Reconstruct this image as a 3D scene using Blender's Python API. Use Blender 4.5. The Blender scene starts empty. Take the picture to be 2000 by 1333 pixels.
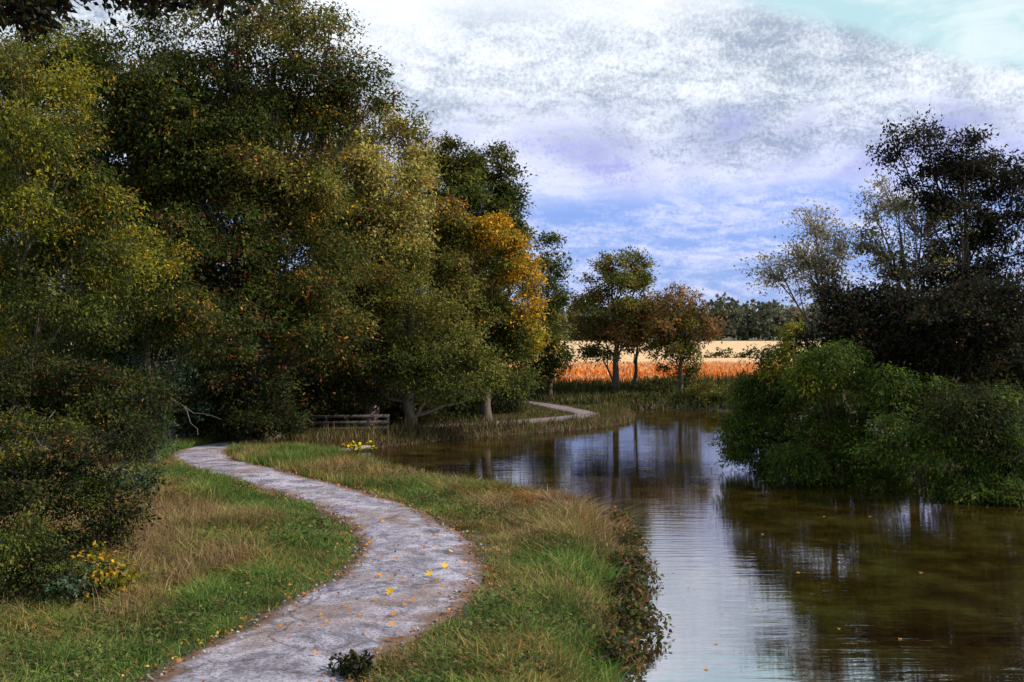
import bpy, math
import numpy as np

sc = bpy.context.scene
C = sc.collection
rng = np.random.default_rng(7)

# ------------------------------------------------------------------ camera
H, F, HOR = 3.6, 2100.0, 650.0          # eye height (m), focal length and horizon row in photo pixels
cam_d = bpy.data.cameras.new('camera')
cam = bpy.data.objects.new('camera', cam_d)
C.objects.link(cam)
cam_d.sensor_width = 36.0
cam_d.lens = 36.0 * F / 2000.0
cam_d.clip_start, cam_d.clip_end = 0.1, 6000.0
cam.location = (0, 0, H)
cam.rotation_euler = (math.radians(90) - math.atan((666.5 - HOR) / F), 0, 0)
sc.camera = cam

# ------------------------------------------------------------------ world, sun, exposure
SUN = np.array([0.80, -0.06, 0.60]); SUN /= np.linalg.norm(SUN)
sun_el = math.asin(SUN[2]); sun_az = math.atan2(SUN[0], SUN[1])
world = bpy.data.worlds.new('World'); sc.world = world; world.use_nodes = True
WN, WL = world.node_tree.nodes, world.node_tree.links
WN.clear()
def wn(t, **kw):
    n = WN.new(t)
    for k, v in kw.items(): setattr(n, k, v)
    return n
def wset(sock, v):
    if isinstance(v, (int, float, tuple)): sock.default_value = v
    else: WL.new(v, sock)
def wmath(op, a, b=0.0, c=None, clamp=False):
    n = wn('ShaderNodeMath', operation=op, use_clamp=clamp)
    wset(n.inputs[0], a); wset(n.inputs[1], b)
    if c is not None: wset(n.inputs[2], c)
    return n.outputs[0]
def wmix(f, a, b):
    n = wn('ShaderNodeMix', data_type='RGBA'); wset(n.inputs[0], f); wset(n.inputs[6], a); wset(n.inputs[7], b); return n.outputs[2]
def wramp(x, lo, hi):
    n = wn('ShaderNodeMapRange', interpolation_type='SMOOTHSTEP'); wset(n.inputs[0], x); wset(n.inputs[1], lo); wset(n.inputs[2], hi); return n.outputs[0]
def wnoise(vec, scale, detail=5.0, rough=0.55, dist=0.0):
    n = wn('ShaderNodeTexNoise'); wset(n.inputs['Vector'], vec); n.inputs['Scale'].default_value = scale
    n.inputs['Detail'].default_value = detail; n.inputs['Roughness'].default_value = rough; n.inputs['Distortion'].default_value = dist
    return n.outputs[0]
tc = wn('ShaderNodeTexCoord'); sep = wn('ShaderNodeSeparateXYZ'); WL.new(tc.outputs['Generated'], sep.inputs[0])
dx, dy, dz = sep.outputs
zc = wmath('MAXIMUM', dz, 0.0)
inv = wmath('DIVIDE', 1.0, wmath('ADD', zc, 0.26))
comb = wn('ShaderNodeCombineXYZ'); WL.new(wmath('MULTIPLY', dx, inv), comb.inputs[0]); WL.new(wmath('MULTIPLY', dy, inv), comb.inputs[1])
P = comb.outputs[0]                                       # the sky on a flat cloud deck
n_big = wnoise(P, 1.15, 6.0, 0.58, 0.6)
n_mid = wnoise(P, 3.4, 6.0, 0.62, 1.1)
n_fine = wnoise(P, 11.0, 6.0, 0.65, 0.8)
n_win = wnoise(P, 2.1, 3.0, 0.5, 0.9)
grit = wnoise(tc.outputs['Generated'], 300.0, 3.0, 0.7)
sky = wn('ShaderNodeTexSky', sky_type='NISHITA', sun_disc=False, sun_elevation=sun_el, sun_rotation=sun_az)
sky.altitude = 50; sky.air_density = 1.0; sky.dust_density = 0.6; sky.ozone_density = 3.0
hz = wn('ShaderNodeMix', data_type='RGBA', blend_type='MULTIPLY'); hz.inputs[0].default_value = 1.0
WL.new(sky.outputs[0], hz.inputs[6]); hz.inputs[7].default_value = (0.62, 0.74, 1.3, 1)
clear = wmix(0.55, hz.outputs[2], (3.0, 4.4, 8.8, 1))    # low blue sky
zz = wmath('ADD', zc, wmath('MULTIPLY', wmath('SUBTRACT', n_big, 0.5), 0.10))
cover = wramp(zz, 0.105, 0.165)                           # blue low down, cloud deck above
lowcl = wmath('MULTIPLY', wramp(wmath('ADD', wmath('MULTIPLY', n_mid, 0.55), wmath('ADD', wmath('MULTIPLY', n_fine, 0.30), wmath('MULTIPLY', grit, 0.15))), 0.42, 0.62), 0.75)
greyz = wmath('MULTIPLY', wramp(zz, 0.12, 0.17), wmath('SUBTRACT', 1.0, wramp(zz, 0.25, 0.31)))
tex = wmath('ADD', wmath('MULTIPLY', n_big, 0.34), wmath('ADD', wmath('MULTIPLY', n_mid, 0.34), wmath('ADD', wmath('MULTIPLY', n_fine, 0.34), wmath('MULTIPLY', wmath('SUBTRACT', grit, 0.5), 0.30))))
dark = wmath('MULTIPLY', wramp(tex, 0.63, 0.36), wmath('ADD', wmath('MULTIPLY', greyz, 0.85), 0.12))
cloud = wmix(dark, (8.8, 9.3, 10.0, 1), (3.1, 3.8, 5.0, 1))
base = wmix(lowcl, clear, (7.4, 7.6, 9.6, 1))
lav = wn('ShaderNodeMix', data_type='RGBA', blend_type='MULTIPLY'); wset(lav.inputs[0], wmath('SUBTRACT', 1.0, wramp(zz, 0.14, 0.22))); WL.new(cloud, lav.inputs[6]); lav.inputs[7].default_value = (0.86, 0.86, 1.02, 1)
col = wmix(cover, base, lav.outputs[2])
win = wmath('MULTIPLY', wramp(wmath('ADD', wmath('MULTIPLY', n_win, 0.55), wmath('ADD', wmath('MULTIPLY', n_fine, 0.25), wmath('MULTIPLY', grit, 0.2))), 0.46, 0.60), wmath('MULTIPLY', wramp(zz, 0.115, 0.15), wmath('SUBTRACT', 1.0, wramp(zz, 0.17, 0.215))))
col = wmix(wmath('MULTIPLY', win, 0.75), col, (2.8, 3.0, 7.0, 1))
top = wramp(wmath('ADD', wmath('ADD', dz, wmath('MULTIPLY', dx, 0.33)), wmath('MULTIPLY', wmath('SUBTRACT', n_mid, 0.5), 0.03)), 0.343, 0.362)
teal = wmix(wramp(n_mid, 0.40, 0.65), (4.7, 6.9, 7.5, 1), (7.0, 8.3, 8.7, 1))
col = wmix(top, col, teal)
bg = wn('ShaderNodeBackground'); WL.new(col, bg.inputs[0]); bg.inputs[1].default_value = 0.085
wo = wn('ShaderNodeOutputWorld'); WL.new(bg.outputs[0], wo.inputs[0])

sun_d = bpy.data.lights.new('sun', 'SUN'); sun_d.energy = 5.0; sun_d.angle = math.radians(0.5); sun_d.color = (1.0, 0.93, 0.82)
sun = bpy.data.objects.new('sun', sun_d); C.objects.link(sun)
sun.rotation_euler = (math.radians(90) - sun_el, 0, math.pi - sun_az)
sc.view_settings.view_transform = 'Standard'; sc.view_settings.look = 'None'
sc.view_settings.exposure = 0.45; sc.view_settings.gamma = 1.0; sc.view_settings.use_curve_mapping = False
sc.cycles.max_bounces = 6; sc.cycles.diffuse_bounces = 3; sc.cycles.transmission_bounces = 4

# ------------------------------------------------------------------ helpers
def at(px, py, Y):
    """photo pixel at distance Y -> world point"""
    return np.array([(px - 1000.0) / F * Y, Y, H - (py - HOR) / F * Y])
def sstep(x, a, b):
    t = np.clip((x - a) / (b - a), 0, 1); return t * t * (3 - 2 * t)
def wob(x, y, s, seed=0):
    """cheap smooth 2-D noise, about -1..1"""
    r = np.random.default_rng(100 + seed); v = 0
    for k in range(6):
        a = r.uniform(0, 6.283); f = s * (0.6 + 0.35 * k); p = r.uniform(0, 6.283)
        v = v + np.sin((x * math.cos(a) + y * math.sin(a)) * f + p) / (1 + 0.35 * k)
    return v / 3.2
def mesh_obj(name, V, Fc, mat, parent=None, col=None, smooth=False, link=True):
    """V (n,3); Fc = list of integer arrays (m,3)/(m,4)"""
    me = bpy.data.meshes.new(name)
    Fc = [f for f in (Fc if isinstance(Fc, list) else [Fc]) if len(f)]
    loops = np.concatenate([f.ravel() for f in Fc]).astype(np.int32)
    tot = np.concatenate([np.full(len(f), f.shape[1]) for f in Fc]).astype(np.int32)
    st = np.concatenate([[0], np.cumsum(tot)[:-1]]).astype(np.int32)
    me.vertices.add(len(V)); me.vertices.foreach_set('co', np.asarray(V, np.float32).ravel())
    me.loops.add(len(loops)); me.loops.foreach_set('vertex_index', loops)
    me.polygons.add(len(tot)); me.polygons.foreach_set('loop_start', st); me.polygons.foreach_set('loop_total', tot)
    if smooth: me.polygons.foreach_set('use_smooth', np.ones(len(tot), bool))
    if col is not None:
        a = me.attributes.new('tint', 'FLOAT_COLOR', 'POINT')
        a.data.foreach_set('color', np.concatenate([col, np.ones((len(col), 1))], 1).astype(np.float32).ravel())
    me.update(calc_edges=True); me.materials.append(mat)
    o = bpy.data.objects.new(name, me)
    C.objects.link(o)
    if parent is not None: o.parent = parent
    return o
def tag(o, label, cat=None, group=None, kind=None):
    if label: o['label'] = label
    if cat: o['category'] = cat
    if group: o['group'] = group
    if kind: o['kind'] = kind
    return o
def thing(name, label, cat, loc, group=None):
    o = bpy.data.objects.new(name, None); C.objects.link(o); o.location = tuple(float(v) for v in loc)
    o.empty_display_size = 0.2
    return tag(o, label, cat, group)
class Tubes:
    def __init__(s): s.v, s.f, s.n = [], [], 0
    def add(s, pts, rad, sides=6):
        pts = np.asarray(pts, float); m = len(pts); rad = np.broadcast_to(rad, (m,))
        t = np.gradient(pts, axis=0); t /= np.linalg.norm(t, axis=1)[:, None] + 1e-9
        ref = np.array([0.31, 0.11, 0.94]) if abs(t[0][2]) < 0.9 else np.array([1.0, 0.2, 0.0])
        u = np.cross(t, ref); u /= np.linalg.norm(u, axis=1)[:, None] + 1e-9; w = np.cross(t, u)
        a = np.arange(sides) * 2 * math.pi / sides
        ring = (pts[:, None] + rad[:, None, None] * (np.cos(a)[None, :, None] * u[:, None] + np.sin(a)[None, :, None] * w[:, None])).reshape(-1, 3)
        i = np.arange(m - 1)[:, None] * sides; j = np.arange(sides)[None]; k = (j + 1) % sides
        q = np.stack([i + j, i + k, i + sides + k, i + sides + j], -1).reshape(-1, 4) + s.n
        s.v.append(ring); s.f.append(q); s.n += len(ring)
        cap = np.arange(sides)
        if sides == 4: s.f.append((cap + s.n - sides)[None]); s.f.append((cap[::-1] + s.n - m * sides)[None])
    def build(s, name, mat, parent=None, origin=None):
        V = np.concatenate(s.v); V = V - (np.asarray(origin) if origin is not None else 0)
        return mesh_obj(name, V, s.f, mat, parent, smooth=True)
def bez(a, b, bend, n=7, jit=0.0, r=None):
    a, b = np.asarray(a, float), np.asarray(b, float); t = np.linspace(0, 1, n)[:, None]
    c = (a + b) / 2 + np.asarray(bend, float)
    p = (1 - t) ** 2 * a + 2 * t * (1 - t) * c + t * t * b
    if jit and r is not None: p[1:-1] += r.normal(0, jit, (n - 2, 3))
    return p
def leaf_quads(P, D, N, L, Wd, fold=0.22):
    """folded diamond leaves: P base points, D directions, N normals, L lengths, Wd widths"""
    D = D / (np.linalg.norm(D, axis=1)[:, None] + 1e-9)
    S = np.cross(D, N); S /= np.linalg.norm(S, axis=1)[:, None] + 1e-9
    U = np.cross(S, D)
    L = np.asarray(L)[:, None]; Wd = np.asarray(Wd)[:, None]
    mid = P + D * L * 0.45 + U * Wd * fold
    V = np.stack([P, mid + S * Wd * 0.5, P + D * L, mid - S * Wd * 0.5], 1).reshape(-1, 3)
    return V, np.arange(len(P) * 4).reshape(-1, 4)
def unit(r, n):
    v = r.normal(size=(n, 3)); return v / np.linalg.norm(v, axis=1)[:, None]

# ------------------------------------------------------------------ materials
def new_mat(name):
    m = bpy.data.materials.new(name); m.use_nodes = True; nt = m.node_tree; nt.nodes.clear()
    out = nt.nodes.new('ShaderNodeOutputMaterial'); return m, nt.nodes, nt.links, out
def noise_n(N, L, scale, detail=4, rough=0.6, vec=None, dist=0.0):
    n = N.new('ShaderNodeTexNoise'); n.inputs['Scale'].default_value = scale; n.inputs['Detail'].default_value = detail
    n.inputs['Roughness'].default_value = rough; n.inputs['Distortion'].default_value = dist
    if vec is not None: L.new(vec, n.inputs['Vector'])
    return n.outputs[0]
def ramp_n(N, L, x, stops):
    n = N.new('ShaderNodeValToRGB'); e = n.color_ramp.elements
    while len(e) < len(stops): e.new(0.5)
    for k, (p, c) in enumerate(stops): e[k].position = p; e[k].color = (*c, 1) if len(c) == 3 else c
    L.new(x, n.inputs[0]); return n.outputs[0]
def mix_n(N, L, f, a, b, mode='MIX'):
    n = N.new('ShaderNodeMix'); n.data_type = 'RGBA'; n.blend_type = mode
    for s, v in ((n.inputs[0], f), (n.inputs[6], a), (n.inputs[7], b)):
        if isinstance(v, (int, float, tuple)): s.default_value = v
        else: L.new(v, s)
    return n.outputs[2]
def math_n(N, L, op, a, b):
    n = N.new('ShaderNodeMath'); n.operation = op
    for s, v in ((n.inputs[0], a), (n.inputs[1], b)):
        if isinstance(v, (int, float)): s.default_value = v
        else: L.new(v, s)
    return n.outputs[0]
def leaf_mat(name, transl=0.3, rough=0.55, spec=0.25):
    m, N, L, out = new_mat(name)
    a = N.new('ShaderNodeAttribute'); a.attribute_name = 'tint'
    p = N.new('ShaderNodeBsdfPrincipled'); p.inputs['Roughness'].default_value = rough; p.inputs['Specular IOR Level'].default_value = spec
    L.new(a.outputs[0], p.inputs['Base Color'])
    t = N.new('ShaderNodeBsdfTranslucent'); g = N.new('ShaderNodeGamma'); g.inputs[1].default_value = 0.9
    L.new(a.outputs[0], g.inputs[0]); L.new(g.outputs[0], t.inputs[0])
    mx = N.new('ShaderNodeMixShader'); mx.inputs[0].default_value = transl
    L.new(p.outputs[0], mx.inputs[1]); L.new(t.outputs[0], mx.inputs[2]); L.new(mx.outputs[0], out.inputs[0])
    return m
M_leaf = leaf_mat('leaf', 0.28, 0.7, 0.06)
M_blade = leaf_mat('grass_blade', 0.25, 0.7, 0.08)
def bark_mat(name, c0, c1, scale=9):
    m, N, L, out = new_mat(name)
    tcn = N.new('ShaderNodeTexCoord'); mp = N.new('ShaderNodeMapping'); mp.inputs['Scale'].default_value = (3, 3, 0.5); L.new(tcn.outputs['Object'], mp.inputs[0])
    n = noise_n(N, L, scale, 6, 0.7, mp.outputs[0], 0.6)
    c = ramp_n(N, L, n, [(0.3, c0), (0.7, c1)])
    p = N.new('ShaderNodeBsdfPrincipled'); p.inputs['Roughness'].default_value = 0.85; L.new(c, p.inputs['Base Color'])
    b = N.new('ShaderNodeBump'); b.inputs['Strength'].default_value = 0.7; b.inputs['Distance'].default_value = 0.03; L.new(n, b.inputs['Height']); L.new(b.outputs[0], p.inputs['Normal'])
    L.new(p.outputs[0], out.inputs[0]); return m
M_bark = bark_mat('bark', (0.03, 0.022, 0.015), (0.12, 0.09, 0.06))
M_pale = bark_mat('pale_bark', (0.14, 0.09, 0.07), (0.42, 0.32, 0.25))
M_greybark = bark_mat('grey_bark', (0.10, 0.08, 0.06), (0.26, 0.22, 0.18))
M_twig = bark_mat('twig', (0.05, 0.035, 0.03), (0.13, 0.10, 0.09), 20)
M_straw = bark_mat('dry_stem', (0.22, 0.13, 0.07), (0.50, 0.36, 0.22), 20)
M_wood = bark_mat('weathered_wood', (0.016, 0.011, 0.011), (0.05, 0.036, 0.036), 12)

# ------------------------------------------------------------------ plan of the canal and the path
WATER = np.array([(0.6,-30),(0.9,0),(1.02,9),(1.12,11.1),(1.36,12.6),(1.66,15),(1.92,17.3),(1.88,19.2),(1.5,20.5),(0.8,21.1),(0.0,21.7),(-1.1,23.3),(-2.4,25.3),
    (-3.7,28),(-5.0,30.2),(-5.5,31.2),(-5.5,31.9),(-4.9,32.8),(-3.3,34.7),(-1.6,36.4),(0,37.8),(1.5,39.0),(2.9,40.2),(4.2,42),(4.9,44),(5.15,46),(5.0,48.6),(5.5,50.2),(7.5,50.2),(9.7,49.2),
    (16,50),(45,53),(45,46),(16,44.5),(10.8,42.5),(9.2,38),(7.6,32.5),(7.0,28.5),(8.6,26.2),(11,23.8),(13.4,19),(14.4,9),(15,-30)], float)
def seg_dist(x, y, A, B):
    ax, ay = A; bx, by = B; vx, vy = bx - ax, by - ay
    t = np.clip(((x - ax) * vx + (y - ay) * vy) / (vx * vx + vy * vy + 1e-12), 0, 1)
    return np.hypot(x - ax - t * vx, y - ay - t * vy), t
def water_d(x, y):
    """distance to the waterline, positive on land"""
    x = np.asarray(x, float); y = np.asarray(y, float)
    d = np.full(x.shape, 1e9); ins = np.zeros(x.shape, bool); n = len(WATER)
    for i in range(n):
        A, B = WATER[i], WATER[(i + 1) % n]
        d = np.minimum(d, seg_dist(x, y, A, B)[0])
        c = ((A[1] > y) != (B[1] > y)) & (x < (B[0] - A[0]) * (y - A[1]) / (B[1] - A[1] + 1e-12) + A[0]); ins ^= c
    return np.where(ins, -d, d)
PL = [((-3.95,-4),(-1.95,-4)),((-3.8,1),(-1.9,1)),((-3.5,6),(-1.72,6)),((-3.3,9.5),(-1.35,9.5)),((-2.82,11.5),(-0.74,11.3)),((-2.35,13.4),(-0.36,13.1)),((-2.2,15.3),(-0.42,14.9)),
    ((-2.62,17),(-0.95,17.1)),((-3.5,18.9),(-2.0,19.5)),((-4.7,20.8),(-3.35,21.6)),((-6.2,22.8),(-5.0,23.9)),((-7.7,24.9),(-6.55,26.0)),((-8.6,26.9),(-7.25,27.6)),((-9.1,29.3),(-7.6,29.3)),
    ((-8.9,31.9),(-7.5,31.2)),((-7.6,34.2),(-6.5,33.0)),((-5.4,36.2),(-4.5,35.0)),((-2.3,38.8),(-1.5,37.6)),((0.6,40.9),(1.3,39.8)),((2.2,42.6),(3.3,42.0)),((2.4,43.8),(3.55,43.8)),((1.7,46),(2.9,46.4)),((0.6,49.5),(1.6,50)),((-2,53),(-1.4,54)),((-9,57),(-8.6,58))]
def catmull(P, n):
    P = np.array(P, float); m = len(P); t = np.linspace(0, m - 1.0001, n); i = t.astype(int); f = (t - i)[:, None]
    g = lambda k: P[np.clip(i + k, 0, m - 1)]
    a, b, c, d = g(-1), g(0), g(1), g(2)
    return 0.5 * (2 * b + (c - a) * f + (2 * a - 5 * b + 4 * c - d) * f ** 2 + (3 * b - a - 3 * c + d) * f ** 3)
NP_ = 420
EL, ER = catmull([p[0] for p in PL], NP_), catmull([p[1] for p in PL], NP_)
CEN = (EL + ER) / 2; HW = np.linalg.norm(EL - ER, axis=1) / 2
def path_d(x, y):
    """distance outside the path edge (negative on the path)"""
    d = np.full(np.shape(x), 1e9)
    for i in range(0, NP_ - 6, 6):
        s, t = seg_dist(x, y, CEN[i], CEN[i + 6]); d = np.minimum(d, s - (HW[i] * (1 - t) + HW[i + 6] * t))
    return d
def land(x, y, bump=True):
    x = np.asarray(x, float); y = np.asarray(y, float)
    wd = water_d(x, y)
    left = (x < 5)
    z0 = 0.5 - 0.2 * sstep(y, 26, 32) * left * (1 - sstep(y, 50, 56)) 
    z = np.where(wd > 0, z0 * (0.25 + 0.75 * sstep(wd, 0.1, 0.9)) * sstep(wd, -0.05, 0.18), -0.9 * sstep(-wd, 0.0, 1.6))
    z = z + np.where(wd > 0, 1, 0) * (0.0022 * np.clip(y - 60, 0, 400) + 0.5 * sstep(-x, 11, 26) * (1 - sstep(y, 50, 80)) + 12 * sstep(np.hypot(x, y), 500, 2500))
    if bump: z = z + 0.05 * wob(x, y, 1.7, 1) * sstep(wd, 0.3, 1.0) * sstep(path_d(x, y), 0.0, 0.8) * (y < 70)
    return z

# ------------------------------------------------------------------ ground, one sheet to the horizon
def axis(a, b, step, lo, hi):
    core = np.arange(a, b + 1e-6, step); up, s = [], step
    v = core[-1]
    while v < hi: s *= 1.28; v += s; up.append(v)
    dn, s, v = [], step, core[0]
    while v > lo: s *= 1.28; v -= s; dn.append(v)
    return np.concatenate([dn[::-1], core, up])
xs, ys = axis(-14, 16, 0.2, -2500, 2500), axis(4, 56, 0.22, -300, 4000)
X, Yg = np.meshgrid(xs, ys); Z = land(X, Yg)
pd = path_d(X, Yg); Z = Z - 0.07 * sstep(-pd, 0.05, 0.3)
nx, ny = len(xs), len(ys)
ii = (np.arange(ny - 1)[:, None] * nx + np.arange(nx - 1)[None]).ravel()
m, N, L, out = new_mat('soil_and_turf')
g = N.new('ShaderNodeNewGeometry')
n1 = noise_n(N, L, 0.7, 5, 0.6, g.outputs[0]); n2 = noise_n(N, L, 14, 5, 0.7, g.outputs[0])
c1 = ramp_n(N, L, n1, [(0.35, (0.035, 0.045, 0.012)), (0.55, (0.06, 0.055, 0.018)), (0.7, (0.10, 0.06, 0.03))])
c2 = mix_n(N, L, 0.6, c1, ramp_n(N, L, n2, [(0.3, (0.25, 0.2, 0.15)), (0.7, (1.0, 1.0, 1.0))]), 'MULTIPLY')
sz = N.new('ShaderNodeSeparateXYZ'); L.new(g.outputs[0], sz.inputs[0]); mz = N.new('ShaderNodeMapRange'); L.new(sz.outputs[2], mz.inputs[0]); mz.inputs[1].default_value = 0.06; mz.inputs[2].default_value = 0.22
c2 = mix_n(N, L, mz.outputs[0], (0.022, 0.016, 0.009, 1), c2)
p = N.new('ShaderNodeBsdfPrincipled'); p.inputs['Roughness'].default_value = 0.95; L.new(c2, p.inputs['Base Color'])
b = N.new('ShaderNodeBump'); b.inputs['Distance'].default_value = 0.05; L.new(n2, b.inputs['Height']); L.new(b.outputs[0], p.inputs['Normal'])
L.new(p.outputs[0], out.inputs[0]); M_soil = m
o = mesh_obj('ground', np.stack([X, Yg, Z], -1).reshape(-1, 3), np.stack([ii, ii + 1, ii + nx + 1, ii + nx], -1), M_soil, smooth=True)
tag(o, None, kind='structure')

# field sheet beyond the far bank
m, N, L, out = new_mat('stubble_field')
g = N.new('ShaderNodeNewGeometry'); mp = N.new('ShaderNodeMapping'); mp.inputs['Scale'].default_value = (0.25, 1.3, 1); L.new(g.outputs[0], mp.inputs[0])
sx = N.new('ShaderNodeSeparateXYZ'); L.new(g.outputs[0], sx.inputs[0])
n1 = noise_n(N, L, 1.1, 6, 0.7, mp.outputs[0], 0.5); n2 = noise_n(N, L, 0.035, 5, 0.6, g.outputs[0], 0.6)
pale = ramp_n(N, L, n1, [(0.3, (0.36, 0.20, 0.10)), (0.65, (0.62, 0.42, 0.25))])
oran = ramp_n(N, L, n1, [(0.3, (0.30, 0.06, 0.01)), (0.5, (0.60, 0.16, 0.02)), (0.7, (0.75, 0.33, 0.08))])
mr = N.new('ShaderNodeMapRange'); L.new(math_n(N, L, 'ADD', sx.outputs[1], math_n(N, L, 'MULTIPLY', math_n(N, L, 'SUBTRACT', n2, 0.5), 230.0)), mr.inputs[0]); mr.inputs[1].default_value = 78; mr.inputs[2].default_value = 96
fc = mix_n(N, L, mr.outputs[0], oran, pale)
p = N.new('ShaderNodeBsdfPrincipled'); p.inputs['Roughness'].default_value = 0.95; p.inputs['Specular IOR Level'].default_value = 0.1; L.new(fc, p.inputs['Base Color']); L.new(p.outputs[0], out.inputs[0])
fx, fy = np.linspace(-160, 260, 60), np.linspace(57, 316, 80)
X, Yg = np.meshgrid(fx, fy); Z = land(X, Yg, False) + 0.10
ii = (np.arange(79)[:, None] * 60 + np.arange(59)[None]).ravel()
tag(mesh_obj('field', np.stack([X, Yg, Z], -1).reshape(-1, 3), np.stack([ii, ii + 1, ii + 61, ii + 60], -1), m, smooth=True), None, kind='structure')

# ------------------------------------------------------------------ canal water
m, N, L, out = new_mat('canal_water')
g = N.new('ShaderNodeNewGeometry')
mp = N.new('ShaderNodeMapping'); mp.inputs['Scale'].default_value = (0.55, 4.2, 1); L.new(g.outputs[0], mp.inputs[0])
w1 = noise_n(N, L, 1.3, 3, 0.55, mp.outputs[0], 0.5)
mp2 = N.new('ShaderNodeMapping'); mp2.inputs['Scale'].default_value = (1.6, 9.0, 1); L.new(g.outputs[0], mp2.inputs[0])
w2 = noise_n(N, L, 1.0, 3, 0.6, mp2.outputs[0], 0.3)
gust = ramp_n(N, L, noise_n(N, L, 0.16, 3, 0.5, g.outputs[0]), [(0.35, (0.25,) * 3), (0.65, (1.0,) * 3)])
hgt = math_n(N, L, 'MULTIPLY', math_n(N, L, 'ADD', math_n(N, L, 'MULTIPLY', w1, 1.0), math_n(N, L, 'MULTIPLY', w2, 0.35)), gust)
b = N.new('ShaderNodeBump'); b.inputs['Strength'].default_value = 0.30; b.inputs['Distance'].default_value = 0.022; L.new(hgt, b.inputs['Height'])
d = N.new('ShaderNodeBsdfDiffuse'); L.new(ramp_n(N, L, noise_n(N, L, 0.9, 10, 0.75, g.outputs[0], 0.15), [(0.38, (0.008, 0.004, 0.001)), (0.50, (0.022, 0.012, 0.002)), (0.66, (0.044, 0.038, 0.009))]), d.inputs[0])
gl = N.new('ShaderNodeBsdfGlossy'); gl.inputs[0].default_value = (0.95, 0.94, 1.0, 1); gl.inputs['Roughness'].default_value = 0.012
fr = N.new('ShaderNodeFresnel'); fr.inputs[0].default_value = 12.0
for s in (d, gl, fr): L.new(b.outputs[0], s.inputs['Normal'])
mx = N.new('ShaderNodeMixShader'); L.new(fr.outputs[0], mx.inputs[0]); L.new(d.outputs[0], mx.inputs[1]); L.new(gl.outputs[0], mx.inputs[2]); L.new(mx.outputs[0], out.inputs[0])
tag(mesh_obj('water', np.array([(-9, -29, 0), (44, -29, 0), (44, 53.5, 0), (-9, 53.5, 0)], float), np.array([[0, 1, 2, 3]]), m), None, kind='structure')

# ------------------------------------------------------------------ path
m, N, L, out = new_mat('worn_tarmac')
g = N.new('ShaderNodeNewGeometry')
nf = noise_n(N, L, 26, 6, 0.8, g.outputs[0]); nm = noise_n(N, L, 2.0, 8, 0.72, g.outputs[0], 0.5); nb = noise_n(N, L, 0.55, 3, 0.5, g.outputs[0], 0.8)
c = ramp_n(N, L, nm, [(0.34, (0.060, 0.048, 0.058)), (0.45, (0.21, 0.18, 0.235)), (0.60, (0.46, 0.41, 0.51))])
c = mix_n(N, L, ramp_n(N, L, nb, [(0.52, (0, 0, 0)), (0.66, (0.55,) * 3)]), c, (0.25, 0.15, 0.12, 1))
c = mix_n(N, L, ramp_n(N, L, noise_n(N, L, 0.8, 4, 0.6, mp_ := g.outputs[0], 1.2), [(0.58, (0, 0, 0)), (0.70, (0.6,) * 3)]), c, (0.17, 0.15, 0.30, 1))
c = mix_n(N, L, 0.9, c, ramp_n(N, L, nf, [(0.38, (0.18,) * 3), (0.54, (1.0,) * 3)]), 'MULTIPLY')
wv = N.new('ShaderNodeVectorMath'); wv.operation = 'ADD'; L.new(g.outputs[0], wv.inputs[0])
nv = N.new('ShaderNodeTexNoise'); nv.inputs['Scale'].default_value = 1.6; nv.inputs['Detail'].default_value = 5; L.new(g.outputs[0], nv.inputs[0]); L.new(nv.outputs[1], wv.inputs[1])
vo = N.new('ShaderNodeTexVoronoi'); vo.feature = 'DISTANCE_TO_EDGE'; vo.inputs['Scale'].default_value = 0.45; L.new(wv.outputs[0], vo.inputs[0])
crack = ramp_n(N, L, vo.outputs[0], [(0.002, (0.55, 0.5, 0.5)), (0.022, (1, 1, 1))])
gate = ramp_n(N, L, noise_n(N, L, 0.9, 2, 0.5, g.outputs[0]), [(0.46, (0, 0, 0)), (0.60, (1, 1, 1))])
c = mix_n(N, L, 1.0, c, mix_n(N, L, gate, crack, (1, 1, 1, 1)), 'MULTIPLY')
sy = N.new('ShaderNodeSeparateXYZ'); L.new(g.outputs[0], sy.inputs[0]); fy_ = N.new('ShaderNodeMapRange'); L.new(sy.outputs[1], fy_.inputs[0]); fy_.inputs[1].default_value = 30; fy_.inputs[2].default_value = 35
c = mix_n(N, L, math_n(N, L, 'MULTIPLY', fy_.outputs[0], 0.85), c, mix_n(N, L, nm, (0.06, 0.04, 0.045, 1), (0.20, 0.14, 0.16, 1)))  # far stretch: tree shade put into the path colour as dark mauve
ea = N.new('ShaderNodeAttribute'); ea.attribute_name = 'tint'      # how far from the rim: soil trodden over the edge
ex = math_n(N, L, 'ADD', ea.outputs['Fac'], math_n(N, L, 'MULTIPLY', math_n(N, L, 'SUBTRACT', noise_n(N, L, 4.5, 5, 0.7, g.outputs[0]), 0.5), 0.6))
c = mix_n(N, L, ramp_n(N, L, ex, [(0.10, (1, 1, 1)), (0.26, (0, 0, 0))]), c, (0.13, 0.065, 0.04, 1))
p = N.new('ShaderNodeBsdfPrincipled'); p.inputs['Roughness'].default_value = 0.85; L.new(c, p.inputs['Base Color'])
b = N.new('ShaderNodeBump'); b.inputs['Distance'].default_value = 0.035; b.inputs['Strength'].default_value = 1.0
L.new(math_n(N, L, 'ADD', nf, math_n(N, L, 'ADD', math_n(N, L, 'MULTIPLY', nm, 2.0), crack)), b.inputs['Height']); L.new(b.outputs[0], p.inputs['Normal']); L.new(p.outputs[0], out.inputs[0])
nc = 22; t = np.linspace(-0.08, 1.08, nc)
G = EL[:, None] * (1 - t)[None, :, None] + ER[:, None] * t[None, :, None]
jag = 0.13 * wob(G[:, :, 0], G[:, :, 1], 3.4, 3) + 0.09 * wob(G[:, :, 0], G[:, :, 1], 14.0, 4)
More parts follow.
